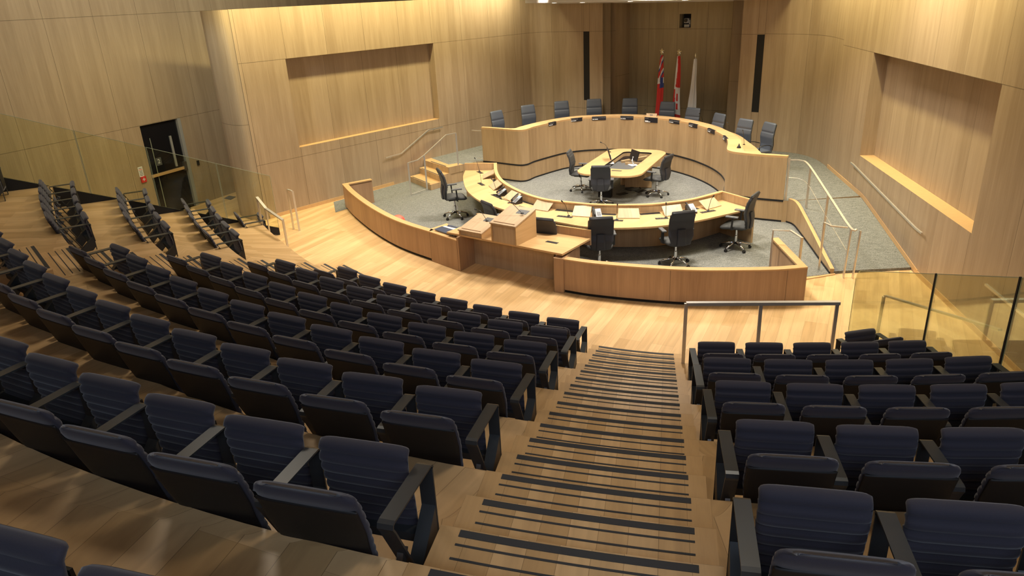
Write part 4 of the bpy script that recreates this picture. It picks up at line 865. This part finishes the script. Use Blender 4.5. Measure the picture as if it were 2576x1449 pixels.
# ================================================================== GLASS GUARDS
def guard(name_label, segs, tz, bz, sk=None):
    for k, (a, b) in enumerate(segs):
        A, B = Vector(a), Vector(b); d = (B - A).normalized(); nn = Vector((-d.y, d.x)) * .006
        o = tag(empty('glass_guard', (*a, 0)), name_label[k], 'glass panel', None)
        z = [(bz(A), tz(A)), (bz(B), tz(B))]; m = MB()
        if sk == k:
            c = A + d * .10; pts = [(A, z[0][0]), (B, z[1][0]), (B, z[1][1]), (c, tz(c)), (A + d * .03, tz(A) - .04), (A, tz(A) - .12)]
        else: pts = [(A, z[0][0]), (B, z[1][0]), (B, z[1][1]), (A, z[0][1])]
        n = len(pts); i0 = m.add([(p.x - nn.x, p.y - nn.y, q) for p, q in pts]); i1 = m.add([(p.x + nn.x, p.y + nn.y, q) for p, q in pts])
        m.face([i0 + i for i in range(n)]); m.face([i1 + i for i in range(n - 1, -1, -1)])
        for i in range(n): m.face([i0 + i, i0 + (i + 1) % n, i1 + (i + 1) % n, i1 + i])
        child(m.build('pane', mat=M['glass']), o)
        m = MB(); m.tube([(*pts[2][0], pts[2][1] + .002), (*pts[3][0], pts[3][1] + .002)], .004, 4, M['glass_edge']); child(m.build('top_edge'), o)
        m = MB(); m.tube([(A.x, A.y, z[0][0]), (A.x, A.y, z[0][1] - (.12 if sk == k else 0))], .003, 4, M['glass_edge']); child(m.build('side_edge'), o)
        if k:
            m = MB(); m.tube([(A.x + d.x * -.02, A.y + d.y * -.02, z[0][0]), (A.x + d.x * -.02, A.y + d.y * -.02, z[0][1])], .010 if sk is not None else .004, 4, M['black'] if sk is not None else M['glass_edge']); child(m.build('joint_seal'), o)
gl = lambda s: (-6.75 + -.909 * s, 15.74 - .417 * s)
sG = lambda P: (Vector(P) - Vector((-6.75, 15.74))).dot(Vector((-.909, -.417)))
guard(['clear glass guard panel nearest the speakers, its top edge sloping, on the left', 'clear glass guard panel crossing in front of the double glazed door', 'clear glass guard panel left of the glazed door', 'tallest visible clear glass guard panel at the far left edge'],
      [(gl(-1.42), gl(-.34)), (gl(-.32), gl(.97)), (gl(.99), gl(2.2)), (gl(2.22), gl(4.2))], lambda P: 2.00 + .405 * sG(P), lambda P: .72 + .388 * sG(P))
m = MB(); a, b = gl(-1.42), gl(4.2); nn = Vector((.417, -.909)) * .04
m.hexa([(*a, -.0), (*b, .9), (b[0] - nn.x, b[1] - nn.y, .9), (a[0] - nn.x, a[1] - nn.y, -.0), (*a, .72 - .388 * 1.42), (*b, .72 + .388 * 4.2), (b[0] - nn.x, b[1] - nn.y, .72 + .388 * 4.2), (a[0] - nn.x, a[1] - nn.y, .72 - .388 * 1.42)], M['black'])
tag(m.build('stringer'), 'black sloping stringer under the left glass guard', 'stringer')
gr = lambda s: (5.04 - .0952 * s, 9.62 - .9955 * s)
sH = lambda P: (Vector(P) - Vector((5.04, 9.62))).dot(Vector((-.0952, -.9955)))
guard(['clear glass guard panel with a rounded top corner, on the right by the single seat', 'clear glass guard panel between two dark seals, right of the third row', 'clear glass guard panel cut off by the right edge'],
      [(gr(0), gr(2.13)), (gr(2.17), gr(3.58)), (gr(3.62), gr(6.5))], lambda P: 1.06 + .365 * sH(P), lambda P: .05 + .36 * sH(P), sk=0)
m = MB(); a, b = gr(0.0), gr(6.5); m.hexa([(*a, 0), (*b, 1.0), (b[0] + .05, b[1], 1.0), (a[0] + .05, a[1], 0), (*a, .03), (*b, .03 + .36 * 6.5), (b[0] + .05, b[1], .03 + .36 * 6.5), (a[0] + .05, a[1], .03)], M['black'])
tag(m.build('stringer'), 'black sloping stringer under the right glass guard', 'stringer')

# ================================================================== HANDRAILS
def rail(name, label, path, posts, flat=(.022, .010), r=.016, mids=(), brackets=()):
    o = tag(empty(name, posts[0][0] if posts else path[0]), label, 'handrail')
    m = MB(); m.tube(path, .02, 4, M['stainless'], flat=flat); child(m.build('rail_bar'), o)
    for a, b in posts: m = MB(); m.tube([a, b], .018, 4, M['stainless'], flat=(.022, .010)); child(m.build('post'), o)
    for q in mids: m = MB(); m.tube(q, .007, 6, M['stainless']); child(m.build('mid_rail'), o)
    for a, b in brackets: m = MB(); m.tube([a, b], .008, 6, M['stainless']); child(m.build('bracket'), o)
    return o
rail('handrail', 'steel handrail in front of the right block, beside the single seat', [(2.17, 8.14, 1.34), (4.0, 7.93, 1.34)], [((2.18, 8.20, .46), (2.17, 8.15, 1.34)), ((3.07, 8.02, .46), (3.07, 8.04, 1.34)), ((3.98, 7.95, .46), (3.98, 7.95, 1.34))], flat=(.03, .02))
rail('handrail', 'steel guard rail following the ramp curb, with thin middle rails', catmull([(6.20, 15.38, 1.40), (6.42, 15.28, 1.40), (6.47, 14.95, 1.36), (6.25, 13.4, 1.13), (6.04, 11.98, .93), (6.10, 11.85, .93)], 4), [((6.46, 14.84, .46), (6.46, 14.84, 1.33)), ((6.24, 13.41, .25), (6.24, 13.41, 1.13)), ((6.00, 11.90, 0), (6.02, 11.90, .92)), ((6.15, 11.86, 0), (6.17, 11.86, .90)), ((6.20, 15.36, .5), (6.20, 15.36, 1.45))],
     mids=(catmull([(6.20, 15.36, 1.02), (6.42, 15.25, 1.0), (6.46, 14.84, .95), (6.24, 13.41, .72), (6.02, 11.95, .50)], 4),))
rail('handrail', 'looped steel handrail end standing at the corner of the low wall', [(4.70, 12.05, 0.0), (4.70, 12.05, .93), (4.98, 11.97, .93), (5.02, 11.56, .93), (5.02, 11.56, 0.0)], [])
rail('handrail', 'looped steel handrail end beside the ramp curb', [(5.74, 12.34, 0.0), (5.74, 12.34, .93), (5.76, 12.12, .93), (6.00, 11.98, .93)], [])
rail('handrail', 'steel handrail fixed on the right wall under the sill recess', [(*[RWP[q] + RWD[q] * s_ + RWN[q] * .08 for q in (0, 1)], z) for s_, z in ((5.9, 1.10), (5.7, 1.10), (1.8, .83), (1.5, .83))], [], flat=(.016, .016), brackets=[((*[RWP[q] + RWD[q] * s_ + RWN[q] * .08 for q in (0, 1)], z - .02), (*[RWP[q] + RWD[q] * s_ for q in (0, 1)], z - .06)) for s_, z in ((5.75, 1.10), (4.5, 1.01), (3.2, .92), (1.9, .83))])
rail('handrail', 'lower steel handrail on the right wall, seen through the glass', [(*[RWP[q] + RWD[q] * s_ + RWN[q] * .08 for q in (0, 1)], z) for s_, z in ((-.9, .84), (-5.5, .84))], [], flat=(.016, .016), brackets=[((*[RWP[q] + RWD[q] * -1.0 + RWN[q] * .08 for q in (0, 1)], .82), (*[RWP[q] + RWD[q] * -1.0 for q in (0, 1)], .78))])
rail('handrail', 'steel handrail rising behind the right glass guard', [(5.36, 9.35, .74), (5.36, 9.35, .76), (5.05, 6.6, 1.55)], [((5.37, 9.42, 0), (5.36, 9.38, .74))], flat=(.022, .012))
rail('handrail', 'steel handrail of the short flight of steps up to the dais', [(-2.67, 19.41, .92), (-2.44, 19.72, .92), (-2.27, 19.95, 1.0), (-1.66, 20.55, 1.43), (-1.39, 20.75, 1.43)], [((-2.67, 19.41, 0), (-2.67, 19.41, .92)), ((-2.27, 19.93, 0), (-2.27, 19.93, .99)), ((-1.39, 20.75, .5), (-1.39, 20.75, 1.43))], flat=(.016, .010), mids=([(-2.67, 19.41, .04), (-2.27, 19.93, .04)],))
rail('handrail', 'bent steel handrail on the left wall beside the short flight of steps', [(*[LWP[q] + LWD[q] * s_ + LWN[q] * .08 for q in (0, 1)], z) for s_, z in ((2.65, .86), (3.24, .88), (4.36, 1.38), (4.95, 1.38))], [], flat=(.016, .016), brackets=[((*[LWP[q] + LWD[q] * s_ + LWN[q] * .08 for q in (0, 1)], z - .02), (*[LWP[q] + LWD[q] * s_ for q in (0, 1)], z - .08)) for s_, z in ((2.9, .87), (3.8, 1.12), (4.6, 1.38))])
rail('handrail', 'short steel rail stubs at the left end of the dais desk', [(-.66, 21.16, 1.38), (-.95, 21.35, 1.38)], [], flat=(.014, .014), mids=([(-.66, 21.16, .56), (-.85, 21.3, .56)],))
rail('handrail', 'sloping steel handrail with posts at the foot of the side aisle', [(-5.62, 15.70, 1.10), (-5.30, 15.22, .96), (-4.72, 14.44, .90)], [((-5.62, 15.70, 0.0), (-5.62, 15.70, 1.10)), ((-5.32, 15.22, 0.0), (-5.30, 15.22, .96)), ((-4.71, 14.43, 0), (-4.72, 14.44, .90))], flat=(.03, .012))
rail('glass_gate_post', 'slim steel post with clamps at the end of the left glass guard', [(-5.10, 16.62, .98), (-5.22, 16.70, 1.0)], [((-5.07, 16.60, 0), (-5.08, 16.62, .97)), ((-5.24, 16.72, 0), (-5.22, 16.70, 1.0))])

# ================================================================== FLAGS
def flag(s_, o_, top, label, kind):
    x, y = bw(s_, o_); o = tag(empty('flag', (x, y, .502), math.atan2(BWD[1], BWD[0])), label, 'flag', 'flags in the niche')
    h = top - .502
    m = MB(); m.lathe([(.16, 0), (.16, .03), (.05, .06), (.03, .10)], m=M['gold'], n=16); m.build('stand', o)
    m = MB(); m.tube([(0, 0, .05), (0, 0, h - .16)], .014, 8, M['gold' if kind != 2 else 'white']); m.build('pole', o)
    m = MB()
    if kind < 2:
        for k in range(5):
            a = PI / 2 + 2 * PI * k / 5; m.tube([(0, 0, h - .08), (.075 * math.cos(a), 0, h - .08 + .075 * math.sin(a))], [.028, .012], 6, M['gold'])
        m.tube([(0, 0, h - .17), (0, 0, h - .10)], .018, 6, M['gold'])
    else: m.lathe([(.012, h - .16), (.028, h - .12), (.02, h - .07), (.004, h - .03)], m=M['gold'], n=8)
    m.build('finial', o)
    # hanging cloth: folded tube whose outline swells downward
    zt, zb = h - .20, .38
    def fn(u, v):
        z = zt + (zb - zt) * v; wd = .035 + .125 * v ** .8; wd *= (1 + .10 * math.sin(v * 9 + s_ * 3)); a = 2 * PI * u
        rr = 1 + .30 * math.sin(a * 5 + v * 3)
        off = -.045 * v * (1 if kind != 2 else 1.4)
        return (off + wd * math.cos(a) * (.75 + .25 * rr), .055 * math.sin(a) * rr - .0, z + .10 * (math.cos(a) * .5 + .5) * v * (1 if kind != 1 else -1))
    nu, nv = 40, 60; m = MB(); idx = [[m.add([fn(i / nu, j / nv)]) for j in range(nv + 1)] for i in range(nu)]
    for i in range(nu):
        for j in range(nv):
            u = (i + .5) / nu; v = (j + .5) / nv; p = fn(u, v); rel = p[0] / (.035 + .125 * v ** .8)
            if kind == 0:
                if v > .47: mt = M['red']
                elif v > .40: mt = M['flag_blue'] if rel > -.2 else M['red']
                elif v > .31: mt = M['flag_blue'] if -.1 < rel < .8 else M['flag_white']
                else:
                    w1 = (rel * .5 + v * 6) % 1.0; mt = M['red'] if w1 < .55 else (M['flag_white'] if w1 < .8 else M['flag_blue'])
            elif kind == 1:
                if v > .78: mt = M['red']
                else:
                    e = rel + .35 - .9 * abs(v - .35); mt = M['flag_white'] if (rel < -.35 + .2 * math.sin(v * 11) and v < .45) or (v > .42 and rel > -.55) else M['red']
                    if .50 < v < .72 and abs(rel - .15) < .20 and not (.60 < v < .63): mt = M['red']
            else:
                mt = M['red'] if abs(v - .72 - .06 * rel) < .018 and rel > .1 else M['flag_white']
            m.face([idx[i][j], idx[(i + 1) % nu][j], idx[(i + 1) % nu][j + 1], idx[i][j + 1]], mt)
    m.build('cloth', o, smooth=True)
flag(3.72, -.45, 3.28, 'red ensign flag with a blue and white canton, leftmost of three in the niche', 0)
flag(4.30, -.45, 3.26, 'red and white flag with a leaf finial, middle of three in the niche', 1)
flag(4.85, -.45, 3.18, 'white flag with a small red mark, rightmost of three in the niche', 2)

# ================================================================== WALL FITTINGS
o = tag(empty('column_loudspeaker', (*bw(1.215, -.06), 1.66)), 'tall black column loudspeaker slot on the left pier', 'loudspeaker', 'black columns on the piers'); m = MB(); m.prism([bw(1.105, -.005), bw(1.325, -.005), bw(1.325, -.10), bw(1.105, -.10)], 1.655, 3.825, M['black']); child(m.build('grille'), o)
o = tag(empty('column_loudspeaker', (*bw(6.975, -.06), 1.58)), 'tall black column loudspeaker slot on the right pier', 'loudspeaker', 'black columns on the piers'); m = MB(); m.prism([bw(6.875, -.005), bw(7.075, -.005), bw(7.075, -.10), bw(6.875, -.10)], 1.575, 3.685, M['black']); child(m.build('grille'), o)
bx, by = bw(4.10, -ND - .14)
o = tag(empty('video_camera', (bx, by, 3.835), math.atan2(BWD[1], BWD[0])), 'small grey video camera inside the square opening high in the niche wall', 'camera')
m = MB(); m.box((.02, 0, .05), (.18, .16, .09), 0, M['silver']); m.build('base', o, bevel=.01); m = MB(); m.box((.0, 0, .20), (.17, .14, .15), 0, M['silver']); m.build('head', o, bevel=.02)
m = MB(); m.tube([(-.01, -.06, .21), (-.01, -.10, .21)], .055, 14, M['black_gloss']); m.build('lens', o); m = MB(); m.tube([(.10, 0, .05), (.10, 0, .22)], .015, 4, M['silver'], flat=(.02, .04)); m.build('yoke', o)
o = tag(empty('wall_sensor', (*bw(5.80, -ND + .012), 3.37), math.atan2(BWD[1], BWD[0])), 'small pale blue sensor box on the niche wall, near its right corner', 'sensor'); m = MB(); m.box((0, 0, .08), (.06, .03, .13), 0, M['white']); m.build('case', o, bevel=.005)
# glazed door
D_ = tag(empty('door', ow(-1.27, 0)), 'dark glazed door with wooden push bar and a number 2 sign', 'door'); D_['kind'] = 'structure'; D_.name = 'door_1'
def owbox(s0, s1, z0, z1, o0, o1, mt, nm, par):
    m = MB(); m.prism([ow(s0, 0, o0)[:2], ow(s1, 0, o0)[:2], ow(s1, 0, o1)[:2], ow(s0, 0, o1)[:2]], z0, z1, mt); return child(m.build(nm), par)
owbox(-1.88, -.74, .03, 2.38, -.06, -.05, M['door_glass'], 'glass_leaf', D_)
owbox(-.72, -.62, 0, 2.40, -.08, .012, M['door_frame'], 'frame', D_)
owbox(-1.66, -1.645, .03, 2.05, -.05, -.043, M['glass_edge'], 'leaf_edge', D_)
owbox(-1.88, -.80, 1.06, 1.13, -.045, .0, M['top'], 'push_bar', D_)
owbox(-1.06, -1.00, 1.18, 2.0, -.048, -.02, M['door_frame'], 'pull_handle', D_)
owbox(-.83, -.74, 1.02, 1.26, -.045, .02, M['bracket'], 'lock_case', D_)
sg = owbox(-1.63, -1.46, 1.32, 1.52, -.047, -.040, M['grey_plastic'], 'number_sign', D_)
RZ = Matrix.Rotation(math.atan2(OWD[1], OWD[0]), 4, 'Z')
tx = text_obj('2', .16, ow(-1.585, 1.375, -.036), RZ @ UPR, M['white'], D_, 'numeral'); tx.parent = None; child(tx, D_)
o = tag(empty('card_reader', ow(-.34, 1.08)), 'small black card reader on the oak wall right of the glazed door', 'card reader'); owbox(-.38, -.31, 1.06, 1.19, 0, .025, M['black'], 'case', o)
o = tag(empty('wall_notice', ow(-2.15, 1.1)), 'white notice above a red call point with a white cross, left of the glazed door', 'notice'); owbox(-2.25, -2.12, 1.17, 1.42, 0, .01, M['paper'], 'notice_sheet', o); owbox(-2.24, -2.09, 1.02, 1.17, 0, .03, M['red'], 'call_point', o)
for k in range(6): owbox(-2.235, -2.135, 1.20 + k * .036, 1.214 + k * .036, .01, .0115, M['red'] if k == 4 else M['grey_plastic'], 'text_line', o)
owbox(-2.205, -2.125, 1.085, 1.105, .03, .032, M['white'], 'cross_mark', o); owbox(-2.175, -2.155, 1.055, 1.135, .03, .032, M['white'], 'cross_mark', o)
o = tag(empty('floor_grille', (-8.02, 20.2, .001)), 'blue grey floor grille by the glazed door wall', 'grille'); m = MB(); m.prism([(-8.17, 20.17), (-8.12, 20.46), (-7.86, 20.28), (-7.90, 19.96)], 0.001, .008, M['grey_plastic']); child(m.build('grille'), o)
o = tag(empty('outlet_cover', (1.98, 6.62, .70)), 'small square outlet cover on a step riser by the right block', 'outlet'); m = MB(); m.box((0, 0, 0), (.06, .004, .05), .2, M['bracket']); m.build('cover', o)
# recessed downlights in the soffit
for s_, d_, l in ((1.0, 1.4, 'recessed downlight glowing at the ceiling edge, left of the niche'), (1.9, 1.2, 'recessed downlight above the left pier edge'), (3.6, 1.3, 'recessed downlight above the flags'), (5.4, 1.5, 'recessed downlight above the right side of the niche')):
    x, y = bw(s_, d_); o = tag(empty('downlight', (x, y, soff(x, y) - .012)), l, 'downlight', None); m = MB(); m.lathe([(.10, 0), (.10, .01)], m=M['lamp'], n=20); m.build('lens', o); m = MB(); m.lathe([(.125, -.006), (.125, .012), (.101, .012), (.101, -.006)], m=M['ceiling'], n=20); m.build('trim_ring', o)
